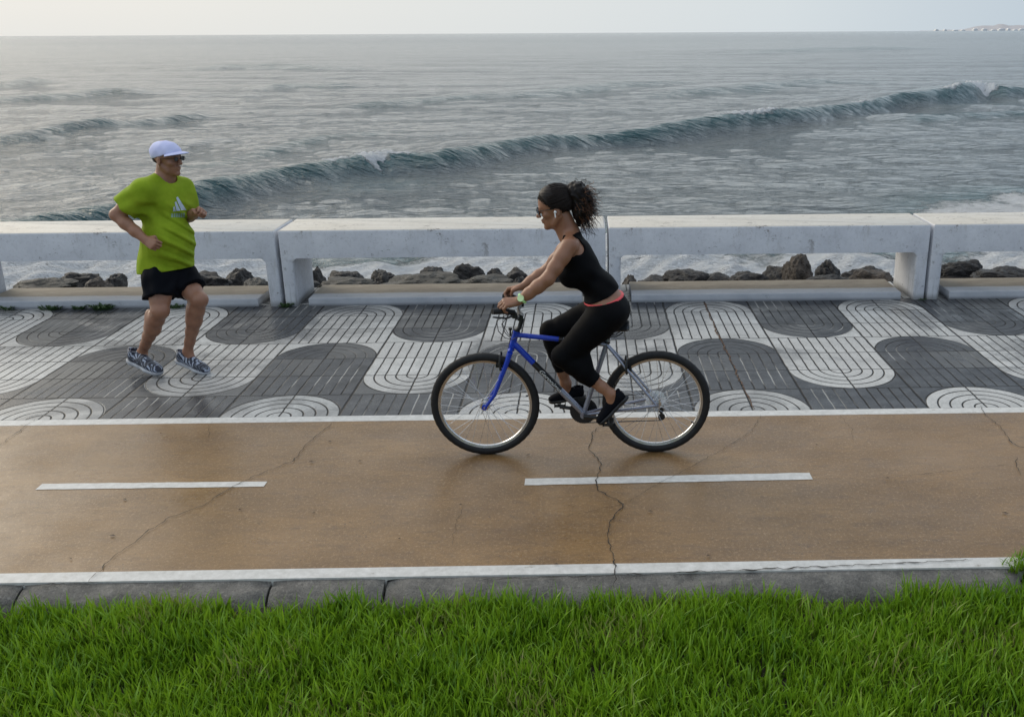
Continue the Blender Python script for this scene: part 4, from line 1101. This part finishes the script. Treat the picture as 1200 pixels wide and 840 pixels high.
# ------------------------------------------------------------------ the bicycle (plane y = 5.34)
BYc = 5.34
def bk(px, py, dy=0.): return Vector(at(px, py, BYc+dy))
def inplane(px, py, dy=0.):
    p = at(px, py, BYc); return Vector((p[0], BYc+dy, p[2]))
WR = .325
fh, rh_ = inplane(568.6, 472), inplane(769, 471.6); fh.z = rh_.z = WR
bike = empty('bicycle', ((fh.x+rh_.x)/2, BYc, 0), 'blue and silver mountain bicycle ridden on the brown lane', 'bicycle')
def wheel(c, rear):
    e = MB(); e.cyl(c+Vector((0, -.045, 0)), c+Vector((0, .045, 0)), .018, 16); e.cyl(c+Vector((0, -.035, 0)), c+Vector((0, -.030, 0)), .027, 20); e.cyl(c+Vector((0, .030, 0)), c+Vector((0, .035, 0)), .027, 20); e.cyl(c+Vector((0, -.062, 0)), c+Vector((0, .062, 0)), .006, 10)
    w = e.build('wheel', M['steel'], bike, origin=tuple(c))
    b = MB(); n, m = 96, 12; V = []; Fc = []
    rt = .0245
    for i in range(n):
        a = 2*math.pi*i/n
        for k in range(m):
            t = 2*math.pi*k/m; kn = .0016 if (i % 2 == 0 and abs(math.cos(t)) > .3 and math.cos(t) > 0) else 0
            rr = WR-rt+(rt+kn)*math.cos(t); V.append(c+Vector((math.cos(a)*rr, .0235*math.sin(t), math.sin(a)*rr)))
    for i in range(n):
        for k in range(m): Fc.append((i*m+k, i*m+(k+1) % m, ((i+1) % n)*m+(k+1) % m, ((i+1) % n)*m+k))
    b.add(V, Fc); b.build('tyre', M['rubber'], w, auto=False)
    b = MB(); V = []; Fc = []; pr = [(WR-.046, .006), (WR-.050, .011), (WR-.034, .0125), (WR-.033, -.0125), (WR-.050, -.011), (WR-.046, -.006)]; m = len(pr)
    pr = [(WR-.040, .0135), (WR-.058, .010), (WR-.062, .003), (WR-.062, -.003), (WR-.058, -.010), (WR-.040, -.0135)]
    for i in range(n):
        a = 2*math.pi*i/n
        for (rr, yy) in pr: V.append(c+Vector((math.cos(a)*rr, yy, math.sin(a)*rr)))
    for i in range(n):
        for k in range(m): Fc.append((i*m+k, i*m+(k+1) % m, ((i+1) % n)*m+(k+1) % m, ((i+1) % n)*m+k))
    b.add(V, Fc); b.build('rim', M['steel'], w)
    # spokes
    def spoke_mesh(side):
        b = MB(); ph = .42*side
        b.cyl(c+Vector((math.cos(ph)*.025, side*.032, math.sin(ph)*.025)), c+Vector((WR-.060, 0, 0)), .0013, 5); return b.build('spoke', M['steel'], w, origin=tuple(c))
    ns = 36
    for k, side in enumerate((1, -1, 1, -1)):
        pass
    pro = {}
    for i in range(ns):
        key = (i % 2, (i//2) % 2); ang = 2*math.pi*i/ns
        if key not in pro:
            side = 1 if key[0] else -1; sg = 1 if key[1] else -1
            b = MB(); b.cyl(c+Vector((math.cos(1.2*sg)*.025, side*.032, math.sin(1.2*sg)*.025)), c+Vector((WR-.060, 0, 0)), .0013, 5)
            o = b.build('spoke', M['steel'], w, origin=tuple(c)); pro[key] = o
        else:
            o = pro[key].copy(); COL.objects.link(o)
        o.rotation_euler = (0, -ang, 0)
    if True:
        b = MB(); p = c+Vector((math.cos(-.55 if rear else .2), 0, math.sin(-.55 if rear else .2)))*(WR-.075); q = c+Vector((math.cos(-.55 if rear else .2), 0, math.sin(-.55 if rear else .2)))*(WR-.045); b.cyl(p, q, .004, 8); b.build('valve', M['bplastic'], w)
    return w
wf_ = wheel(fh, False); wr_ = wheel(rh_, True)
ht, hb = inplane(605.3, 388.5), inplane(600.2, 405); BB = inplane(684, 484.3); sc_ = inplane(711, 402.5)
fr = MB()
fr.cur = 0
fr.cyl(ht, hb, .0185, 20); fr.cyl(ht+(ht-hb)*.06, ht-(ht-hb)*.08, .022, 20); fr.cyl(hb+(ht-hb)*.08, hb-(ht-hb)*.06, .022, 20)
tt0, tt1 = ht-(ht-hb)*.22, sc_-Vector((0, 0, .005)); dt0 = hb+(ht-hb)*.22
def part(a, b_, t0, t1): return a+(b_-a)*t0, a+(b_-a)*t1
fr.cyl(*part(tt0, tt1, 0, .47), .0150, 18); fr.cyl(*part(dt0, BB, 0, .28), .0185, 18)
fr.cur = 2; fr.cyl(*part(tt0, tt1, .47, .52), .0151, 18); fr.cyl(*part(dt0, BB, .28, .38), .0186, 18); fr.cyl(*part(dt0, BB, .38, .66), .01855, 18)
fr.cur = 1; fr.cyl(*part(tt0, tt1, .52, 1), .0150, 18); fr.cyl(*part(dt0, BB, .66, 1), .0185, 18)
fr.cyl(BB, sc_+(sc_-BB)*.07, .0150, 18); fr.cyl(BB+Vector((0, -.037, 0)), BB+Vector((0, .037, 0)), .021, 20)
for s in (-1, 1):
    dr = rh_+Vector((-.004, s*.066, .004)); fr.tube([sc_+Vector((0, s*.012, -.006)), sc_+(rh_-sc_)*.35+Vector((0, s*.045, 0)), dr], .0083, 10)
    fr.tube([BB+Vector((.02, s*.016, 0)), BB+(rh_-BB)*.35+Vector((0, s*.040, 0)), dr], .0095, 10); fr.cyl(dr+Vector((0, -.004, 0)), dr+Vector((0, .004, 0)), .017, 14)
frame_o = fr.build('frame', [M['blue'], M['silver'], M['bplastic']], bike)
# lettering on the down tube
tx = bpy.data.curves.new('lettering', 'FONT'); tx.body = 'Geronimo'; tx.size = .040; tx.extrude = .0006; tx.shear = .35; tx.align_x = 'LEFT'; tx.align_y = 'CENTER'
to = bpy.data.objects.new('lettering', tx); COL.objects.link(to); dg = bpy.context.evaluated_depsgraph_get(); tm = bpy.data.meshes.new_from_object(to.evaluated_get(dg)); bpy.data.objects.remove(to)
dd3 = (BB-dt0).normalized(); a0 = dt0+(BB-dt0)*.37; ny_ = Vector((0, -1, 0)); upv = ny_.cross(dd3)
Lx = (BB-dt0).length*.30; xs = [v.co.x for v in tm.vertices]; kx = Lx/max(xs)
for v in tm.vertices:
    x_, y_, z_ = v.co.x*kx, v.co.y*.82, v.co.z; yy = max(-.0165, min(.0165, y_)); v.co = a0+dd3*x_+upv*yy+ny_*(math.sqrt(max(.0, .0192**2-yy**2))+z_)
link('lettering', tm, frame_o, M['white'], False)
b = MB(); a1 = tt0+(tt1-tt0)*.54; b.tube([a1+Vector((0, -.0145, 0)), a1+(tt1-tt0)*.17+Vector((0, -.0145, 0))], .0050, 6); b.build('decal', M['white'], frame_o)
# fork
b = MB(); cr = hb-(ht-hb).normalized()*.03
b.cyl(hb, cr, .020, 18); b.tube([cr+Vector((0, -.05, .0)), cr+Vector((0, 0, .008)), cr+Vector((0, .05, 0))], .016, 12)
for s in (-1, 1):
    y = Vector((0, s*.052, 0)); p1 = inplane(589, 437); p2 = inplane(580.5, 459); p3 = inplane(572, 470.5)
    b.tube([cr+y, (cr+p1)/2+y+Vector((.001, 0, 0)), p1+y, p2+y, p3+y, fh+y+Vector((.002, 0, 0))], [.0155, .0150, .0135, .0115, .0100, .010], 14)
    b.cyl(fh+y*1.02+Vector((0, -.004, 0)), fh+y*1.02+Vector((0, .004, 0)), .016, 14)
b.build('fork', M['blue'], bike)
# stem and bar
clamp = bk(612, 370.5); b = MB(); st0 = ht+(ht-hb)*.06
b.tube([st0, inplane(608.7, 384), inplane(611.5, 374), inplane(609, 370.5)], .0135, 14); b.cyl(st0-(ht-hb)*.05, st0+Vector((0, 0, .012)), .020, 16)
b.cyl(inplane(609.5, 370.8)+Vector((0, -.03, 0)), inplane(609.5, 370.8)+Vector((0, .03, 0)), .020, 16); b.build('stem', M['bplastic'], bike)
cl0 = inplane(609.5, 370.8)
barN = [cl0, cl0+Vector((-.015, -.09, .016)), bk(603, 366.5, -.19), bk(590, 364.5, -.25), bk(577, 365, -.285)]
barF = [cl0, cl0+Vector((-.015, .09, .016)), bk(611, 353.5, .17), bk(602, 348.5, .22), bk(590, 346.5, .25)]
b = MB(); b.tube(barN[::-1]+barF[1:], .011, 12); hbz = b.build('handlebar', M['bplastic'], bike)
for q in (barN, barF):
    b = MB(); b.tube([q[2]+(q[3]-q[2])*.1, q[3], q[4]], .0162, 14); b.build('grip', M['rubber'], hbz)
    b = MB(); p0 = q[2]+Vector((.0, 0, -.012)); b.tube([p0, p0+(q[4]-q[2])*.25+Vector((-.015, 0, -.022)), p0+(q[4]-q[2])*.9+Vector((-.01, 0, -.020))], [.009, .006, .005], 8); b.tube([q[2]+Vector((0, 0, -.0)), p0+Vector((0, 0, -.018))], .016, 10); b.build('brake_lever', M['bplastic'], hbz)
b = MB()
b.tube([barN[3]+Vector((.02, 0, -.02)), bk(582, 376, -.2), bk(584, 388, -.12), bk(592, 396, -.05), bk(600, 398, -.02), bk(606, 395, -.025)], .0024, 6)
b.tube([barN[3]+Vector((.03, 0, -.02)), bk(588, 380, -.18), bk(592, 390, -.1), bk(598, 396, -.04), bk(596, 408, -.03)], .0024, 6)
b.tube([barF[3]+Vector((.02, 0, -.02)), bk(590, 368, .12), bk(589, 380, .08), bk(596, 392, .04), bk(604, 394, .03)], .0024, 6)
b.build('cable', M['bplastic'], bike)
b = MB(); b.cyl(bk(598, 385, -.03), bk(598, 394, -.03), .0055, 8); b.cyl(bk(598, 384, -.03), bk(598, 386.5, -.03), .011, 10); b.build('bell', M['bplastic'], bike)
# brakes
def brake(p, dirz, name='brake'):
    b = MB()
    for s in (-1, 1):
        b.tube([p+Vector((0, s*.048, -.030)), p+Vector((-.004, s*.052, .02)), p+Vector((0, s*.040, .055))], .0075, 8); b.box(p+Vector((-.030, s*.026-.008, -.018)), p+Vector((.030, s*.026+.008, .002)))
    b.tube([p+Vector((0, -.04, .055)), p+Vector((0, 0, .07)), p+Vector((0, .04, .055))], .003, 6); b.build(name, M['bplastic'], bike)
brake(fh+(Vector((cr.x, BYc, cr.z))-fh).normalized()*(WR-.035)+Vector((-.022, 0, 0)), 1); brake(rh_+(sc_-rh_).normalized()*(WR-.035), 1)
# seat
b = MB(); spt = inplane(714.5, 388.5); b.cyl(sc_, spt, .0130, 14); b.cyl(sc_+(spt-sc_)*.05, sc_+(spt-sc_)*.2, .019, 14); b.build('seatpost', M['bplastic'], bike)
V = []; n = 16; b = MB(); s0, s1 = inplane(690, 388), inplane(737, 380); m = 12
for i in range(n+1):
    t = i/n; c = s0+(s1-s0)*t; w = .020+.060*max(0, (t-.30)/.70)**.8 if t < .93 else .075*(1-.25*(t-.93)/.07); hgt = .020+.016*t; 
    if t == 0: w = .010
    c = c+Vector((0, 0, .004*math.sin(t*3)-.010))
    for k in range(m):
        a = 2*math.pi*k/m; V.append(c+Vector((0, math.cos(a)*w, math.sin(a)*hgt*(1 if math.sin(a) > 0 else .7))))
Fc = [(i*m+k, i*m+(k+1) % m, (i+1)*m+(k+1) % m, (i+1)*m+k) for i in range(n) for k in range(m)]+[tuple(range(m))[::-1], tuple(n*m+k for k in range(m))]
b.add(V, Fc); sad = b.build('saddle', M['sleather'], bike)
b = MB()
for s in (-1, 1): b.tube([inplane(699, 388)+Vector((0, s*.01, -.005)), inplane(706, 393)+Vector((0, s*.02, 0)), inplane(722, 393)+Vector((0, s*.022, 0)), inplane(730, 387)+Vector((0, s*.03, -.004))], .0035, 6)
b.box(spt+Vector((-.02, -.028, -.014)), spt+Vector((.02, .028, .008))); b.build('seat_rail', M['bplastic'], sad)
# drive train (far side)
b = MB(); 
for r_, y in ((.083, .046), (.066, .054), (.05, .038)):
    V = []; n = 88
    for i in range(n):
        a = 2*math.pi*i/n; rr = r_+(.003 if i % 2 else -.001)
        V += [BB+Vector((math.cos(a)*rr, y-.0015, math.sin(a)*rr)), BB+Vector((math.cos(a)*rr, y+.0015, math.sin(a)*rr))]
    b.add(V, [(2*i, 2*i+1, (2*i+3) % (2*n), (2*i+2) % (2*n)) for i in range(n)]+[tuple(2*i for i in range(n)), tuple(2*i+1 for i in range(n))[::-1]])
chring = b.build('chainring', M['bplastic'], bike)
pn, pf = bk(712.5, 492, -.09), bk(656, 474.5, .09)
for (pp, s) in ((pn, -1), (pf, 1)):
    b = MB(); c0 = BB+Vector((0, s*.050, 0)); c1 = Vector((pp.x, BYc+s*.062, pp.z)); b.tube([c0, (c0+c1)/2+Vector((0, s*.004, 0)), c1], [.015, .011, .012], 12, flat=.8); cro = b.build('crank', M['bplastic'], bike)
    b = MB(); q = Vector((pp.x, BYc+s*.072, pp.z)); b.cyl(q, q+Vector((0, s*.10, 0)), .008, 10)
    for xx in (-.034, .030): b.box(q+Vector((xx, min(0, s*.095), -.010)), q+Vector((xx+.006, max(0, s*.095), .010)))
    for yy in (0, .088): b.box(q+Vector((-.034, min(s*yy, s*yy+s*.007), -.008)), q+Vector((.036, max(s*yy, s*yy+s*.007), .008)))
    b.build('pedal', M['bplastic'], cro)
b = MB(); b.cyl(rh_+Vector((0, .036, 0)), rh_+Vector((0, .038, 0)), .060, 40); b.build('spoke_guard', M['disc'], bike)
b = MB()
for i in range(6): b.cyl(rh_+Vector((0, .040+i*.0042, 0)), rh_+Vector((0, .0415+i*.0042, 0)), .046-i*.0048, 32)
b.build('cassette', M['steel'], bike)
dj = inplane(776, 492); b = MB(); b.tube([rh_+Vector((.004, .066, -.005)), rh_+Vector((.022, .070, -.035)), dj+Vector((0, .06, .02))], [.010, .012, .009], 10)
b.cyl(dj+Vector((0, .048, 0)), dj+Vector((0, .058, 0)), .022, 16); b.cyl(dj+Vector((-.005, .048, .045)), dj+Vector((-.005, .058, .045)), .018, 16); b.tube([dj+Vector((0, .064, 0)), dj+Vector((-.005, .064, .045))], .008, 8)
b.build('derailleur', M['bplastic'], bike)
b = MB(); y = .048; b.tube([BB+Vector((.01, y, .080)), rh_+Vector((-.005, y, .040)), rh_+Vector((.030, y, .020)), rh_+Vector((.036, y, -.01)), dj+Vector((.016, y, .045)), dj+Vector((-.018, y, .01)), dj+Vector((-.002, y, -.022)), BB+Vector((.01, y, -.081))], .0034, 6)
b.build('chain', M['bplastic'], bike)

# ------------------------------------------------------------------ the cyclist
def cyclist():
    up = A3((0, 0, 1)); fw = A3((-1, 0, 0))
    Y = BYc
    pel = at(708, 362, Y); nh, fhp = at(711, 370, Y-.095), at(707, 366, Y+.095)
    nk, fk = at(660.5, 417.5, Y-.115), at(646.5, 388.5, Y+.10)
    na, fa = at(716, 462, Y-.120), at(663, 449, Y+.10)
    chest = at(680, 309, Y); neck = at(669, 274, Y+.00); waist = at(704, 339, Y)
    ns, fs = at(667, 288, Y-.155), at(671, 281, Y+.165)
    ne, fe = at(642, 327, Y-.235), at(641, 317, Y+.22)
    nw, fw_ = at(608.5, 352.5, Y-.235), at(612, 336, Y+.19)
    root = empty('person', (float(pel[0]), Y, 0), 'woman riding the bicycle in black top and leggings, hair tied back, wearing a lime watch', 'person')
    sp = chest-pel; spn = sp/np.linalg.norm(sp); T = frame(np.cross(A3((0, 1, 0)), spn)*1., spn)   # forward perpendicular to the spine
    if T[0, 0] > 0: T = frame(-T[:, 0], spn)
    f_ = T[:, 0]
    torso = [('el', pel+spn*.0+f_*(-.005), (.108, .160, .115), T, 0), ('el', pel-f_*.050-spn*.030, (.086, .148, .086), T, .05), ('el', waist, (.088, .122, .11), T, .06), ('el', chest-spn*.01+f_*.01, (.100, .140, .13), T, .06), ('el', chest+spn*.08, (.080, .145, .07), T, .05)]
    bust = [('el', chest+f_*.078-spn*.025+A3((0, s*.062, 0)), (.058, .060, .062), T, .03) for s in (-1, 1)]
    trap = [('rc', neck, ns+A3((.012, .03, .0)), .042, .040, .04), ('rc', neck, fs+A3((.012, -.03, 0)), .042, .040, .04)]
    armN = limb(ns, ne, [.049, .044, .040, .036], .02)+limb(ne, nw, [.036, .037, .031, .0225])
    armF = limb(fs, fe, [.047, .043, .039, .035], .02)+limb(fe, fw_, [.035, .036, .030, .0225])
    legN = limb(nh, nk, [.096, .089, .077, .063, .055], .03)+limb(nk, na, [.056, .056, .050, .040, .032, .031])
    legF = limb(fhp, fk, [.096, .089, .077, .063, .055], .03)+limb(fk, fa, [.056, .056, .050, .040, .032, .031])
    cN = ('el', nk+(na-nk)*.33+A3((.028, 0, .018)), (.044, .044, .095), frame(fw, nk-na), .03); cF = ('el', fk+(fa-fk)*.33+A3((.028, 0, .0)), (.044, .044, .095), frame(fw, fk-fa), .03)
    legs = legN+legF+[cN, cF, ('el', nk+A3((-.010, 0, .005)), (.05, .05, .05), I3, .03), ('el', fk+A3((-.010, 0, .005)), (.05, .05, .05), I3, .03)]
    nheel, ntoe = at(737, 466, Y-.115), at(704, 499, Y-.125)
    fheel, ftoe = at(686, 466, Y+.10), at(643.5, 473, Y+.10)
    feet = limb(na, nheel*.5+ntoe*.5+A3((-.02, 0, .05)), [.032, .028])+limb(fa, fheel*.5+ftoe*.5+A3((0, 0, .055)), [.032, .028])
    H = Head(at(651.5, 243.5, Y), A3((-.97, -.04, -.20)), A3((-.2, 0, .97)), .965, True)
    neckp = [('rc', H.p(-.025, 0, -.05), neck, .050, .052, .02), ('rc', H.p(.01, 0, -.07), neck+f_*.03, .036, .045, .02)]
    ndir = at(581, 356.5, Y-.27)-nw; fdir = at(592, 339.5, Y+.235)-fw_
    # palm on top of the grip, fingers over its far side
    h1 = hand(nw, ndir, A3((-.15, -.45, .9)), -1, (.75, 1.1, .7), .93, 1.0, .01); h2 = hand(fw_, fdir, A3((-.15, .35, .95)), 1, (.7, 1.1, .7), .93, 1.0, .01)
    body = torso+bust+trap+neckp
    P = body+H.prims()+armN+armF+legs+feet+h1+h2
    f = Field(*bounds(P, .03), .0042); f.add(body+H.prims()); f.cut(H.carve()); f.add(H.eyes()); f.add(armN+armF+legs+feet); f.add(h1+h2)
    link('body', f.mesh('body'), root, M['fskin'])
    # tank top
    f = Field(*bounds(torso+bust+trap, .03), .004); f.add(torso+bust, .009); f.add([(t[0], t[1], t[2], t[3], t[4], t[5]) for t in trap], .004)
    f.disp(lambda X, Y_, Z: -.0022*np.sin(60*(Z+.5*X)+2*np.sin(18*Y_))*np.clip((chest[2]-Z)*6+.6, 0, 1))
    f.cut([('rc', ns+A3((.010, -.05, -.01)), ns+A3((-.01, .035, -.005)), .066, .060, 0), ('rc', fs+A3((.0, .05, 0)), fs+A3((0, -.03, 0)), .066, .060, 0),
           ('el', at(681, 289, Y-.15), (.058, .075, .050), T, 0), ('el', at(684, 285, Y+.17), (.058, .075, .050), T, 0), ('el', H.p(.03, 0, -.135), (.07, .072, .055), H.R, 0)])
    f.plane(at(702, 353, Y-.125), (.40, 0, -.92))
    f.plane(neck+spn*.012, spn+A3((.25, 0, .3)))
    link('tank_top', f.mesh('tank_top'), root, M['lycra'])
    b = MB()
    for s in (-1, 1):
        pn_ = neck-f_*.035+A3((0, s*.075, .022)); 
    # leggings
    f = Field(*bounds(torso+legs, .03), .004); f.add(torso[:3]+[torso[3]], .006)
    f.add(legs, .006)
    f.cut([('rc', nk+(na-nk)*(.62+.21), na+(na-nk)*.3, .078, .078, 0), ('rc', fk+(fa-fk)*(.72+.2), fa+(fa-fk)*.3, .072, .072, 0)])
    wp = at(705, 356.5, Y-.13); wn_ = A3((-.2, 0, .98))
    f.plane(wp, wn_); 
    lg = link('leggings', f.mesh('leggings'), root, M['lycra'])
    f = Field(*bounds(torso[:3], .03), .0032); f.add(torso[:4], .010); f.plane(wp+wn_*.004, wn_); f.plane(wp-wn_*.007, -wn_)
    link('waistband', f.mesh('waistband'), lg, M['red'])
    # reflective seam on the thigh
    # shoes
    shoe(root, nheel, ntoe, A3((-.75, 0, .62)), M['blackc'], 1, stripe=M['bplastic']); shoe(root, fheel, ftoe, up, M['blackc'], 1, stripe=M['bplastic'])
    # hair: smooth cap drawn back + bushy ponytail of curling strands
    f = Field(*bounds([H.el((-.02, 0, .03), (.12, .1, .12))], .03), .0032)
    f.add([H.el((-.014, 0, .042), (.106, .0855, .094), 0), H.el((.02, 0, .050), (.080, .074, .078), .03), H.el((-.085, 0, .02), (.035, .05, .05), .03)])
    f.plane(H.p(.050, 0, .050), H.R @ A3((1, 0, -.50))); 
    f.cut([H.el((.040, .08, -.030), (.075, .050, .052), 0), H.el((.040, -.08, -.030), (.075, .050, .052), 0), H.el((.0, .1, -.045), (.045, .05, .05), 0), H.el((.0, -.1, -.045), (.045, .05, .05), 0), H.el((.09, 0, .0), (.05, .09, .055), 0)]); f.plane(H.p(0, 0, -.048), H.R @ A3((-.35, 0, -1)))
    f.disp(lambda X, Y_, Z: .0006*np.sin(420*(Z-.35*X)+4*np.sin(30*X))+.0012*np.sin(60*Z+50*X))
    hr = link('hair', f.mesh('hair'), root, M['hair'])
    b = MB(); rr = random.Random(9); tl = A3((-.112, 0, .055))
    for i in range(520):
        side = rr.choice((-1, 1)); q = rr.random()
        # start points run along the hairline : forehead -> temple -> above the ear -> nape
        hl = [(.074, .0, .074), (.066, .036, .068), (.047, .062, .046), (.022, .078, .018), (-.020, .084, .002), (-.055, .074, -.022), (-.085, .045, -.040)]
        if rr.random() < .45: q *= .5
        t_ = q*5.999; k = int(t_); u = t_-k; p0 = A3(hl[k])*(1-u)+A3(hl[k+1])*u; p0 = p0*A3((1, side, 1))+A3((rr.gauss(0, .0045), 0, rr.gauss(0, .0045))); c0 = A3((-.012, 0, .040)); ax_ = A3((.107, .0865, .096))
        d0 = (p0-c0)/ax_; d0 /= np.linalg.norm(d0); d1 = (tl-c0)/ax_; d1 /= np.linalg.norm(d1); om = math.acos(np.clip(d0@d1, -1, 1)); pts = []; ph = rr.uniform(0, 6); lift = rr.uniform(-.002, .0035)
        for j in range(9):
            v_ = j/8; d = (d0*math.sin((1-v_)*om)+d1*math.sin(v_*om))/math.sin(om); wv = 1+.012*math.sin(ph+v_*9); pts.append(H.p(*(c0+d*ax_*wv+d*(lift+.001))))
        b.tube(pts, [.0014, .0022, .0024, .0024, .0024, .0024, .0022, .002, .001], 4, cap=False)
    b.build('strands', simple('brown_hair_strands', (.010, .0055, .0035), .45, var=.6, scale=60, spec=.22), hr, auto=False)
    tie = at(664, 228, Y+.0); b = MB(); bb = MB(); rr = random.Random(5)
    fc_ = [ (680, 222), (690, 232), (688, 246), (682, 256), (676, 236)]
    ctr = at(682, 238, Y)
    f = Field(ctr-.2, ctr+.2, .0045); f.add([('rc', tie, at(676, 225, Y), .022, .045, .02), ('rc', at(676, 226, Y), at(681, 248, Y), .058, .050, .03), ('rc', at(681, 247, Y), at(679, 262, Y), .048, .014, .02), ('rc', at(672, 221, Y), at(684, 232, Y), .03, .05, .02)])
    f.disp(lambda X, Y_, Z: -.010*np.sin(75*X+3*np.sin(40*Z))*np.sin(62*Z+3*np.sin(50*Y_))*np.cos(70*Y_+20*X)-.004*np.sin(170*X+60*Z)*np.sin(150*Y_-90*Z))
    pt = link('ponytail', f.mesh('ponytail'), root, M['hair'])
    for i in range(620):
        th = rr.uniform(-.9, 3.7); 
        sx_ = 682+rr.gauss(0, 4.5); sy_ = 240+rr.gauss(0, 9); st = Vector(at(sx_, sy_, Y+rr.uniform(-.05, .05)))
        d = Vector((math.cos(rr.uniform(-1.35, 1.35)), rr.gauss(0, .55), rr.uniform(-.95, .75))).normalized(); Ls = rr.uniform(.05, .095) if rr.random() > .12 else rr.uniform(.08, .12)
        if sy_ > 250: d = (d+Vector((-.2, 0, -.9))).normalized()
        w1 = Vector((rr.gauss(0, 1), rr.gauss(0, 1), rr.gauss(0, 1)))*.007; pts = []; ph = rr.uniform(0, 6)
        for k in range(8):
            t = k/7; pts.append(st+d*Ls*t+w1*math.sin(ph+t*7)+Vector((0, 0, -.030*t*t))+Vector((.003*math.cos(ph*2+t*11), 0, .003*math.sin(ph+t*12))))
        tgt = bb if (i % 3 == 0) else b
        tgt.tube(pts, [.0016]*4+[.0013, .0011, .0008, .0003], 3, cap=False)
    b.build('curls', M['hair'], pt, auto=False); bb.build('curls', M['hair_rim'], pt, auto=False)  # every third curl has the warm rim light put into its colour
    # flyaway hair at forehead handled by cap; sunglasses
    b = MB()
    for y in (-1, 1):
        c = [H.p(.108-.006*math.cos(t)*1, y*(.033+.024*math.cos(t)), .004+.016*math.sin(t)) for t in np.linspace(0, 2*math.pi, 17)[:-1]]; b.add(c, [tuple(range(16))]); c2 = [p_-H.R[:, 0]*.003 for p_ in c]; b.add(c2, [tuple(range(16))]); b.tube(c, .0018, 5, closed=True)
        b.tube([H.p(.106, y*.056, .010), H.p(.05, y*.072, .010), H.p(-.002, y*.079, .006)], .0018, 5)
    b.build('sunglasses', M['lens'], root)
    b = MB(); 
    for y in (1, -1):
        e0 = H.p(.006, y*.086, -.008); b.tube([e0, e0+(H.R @ A3((.006, y*.006, -.004)))], [.0085, .0065], 10); b.tube([H.p(.010, y*.091, -.008), H.p(.013, y*.091, -.040)], .0034, 8)
    b.build('earphone', M['white'], root)
    # watch
    ax = (ne-nw)/np.linalg.norm(ne-nw); c = nw+ax*.022; b = MB(); b.ring(tuple(c), tuple(ax), .0265, .0075, 28, 8); wt = b.build('watch', M['lime'], root)
    dl = np.cross(ax, A3((0, 1, 0))); dl = dl/np.linalg.norm(dl); dl = dl if dl[2] > 0 else -dl; dn = dl*.35+A3((0, -1, 0))*.9; dn /= np.linalg.norm(dn); b = MB(); b.cyl(Vector(c+dn*.026), Vector(c+dn*.037), .0185, 20); b.build('dial', simple('pale_lime_dial', (.62, .80, .42), .4), wt)
    b = MB(); 
    for (a, b__) in ((nh, nk), (nk, na), (ns, ne), (ne, nw), (fs, fe), (fe, fw_), (fhp, fk), (fk, fa), (nheel, ntoe), (fheel, ftoe), (neck, pel)): print('len', round(float(np.linalg.norm(a-b__)), 3), end=' ')
    print()
cyclist()
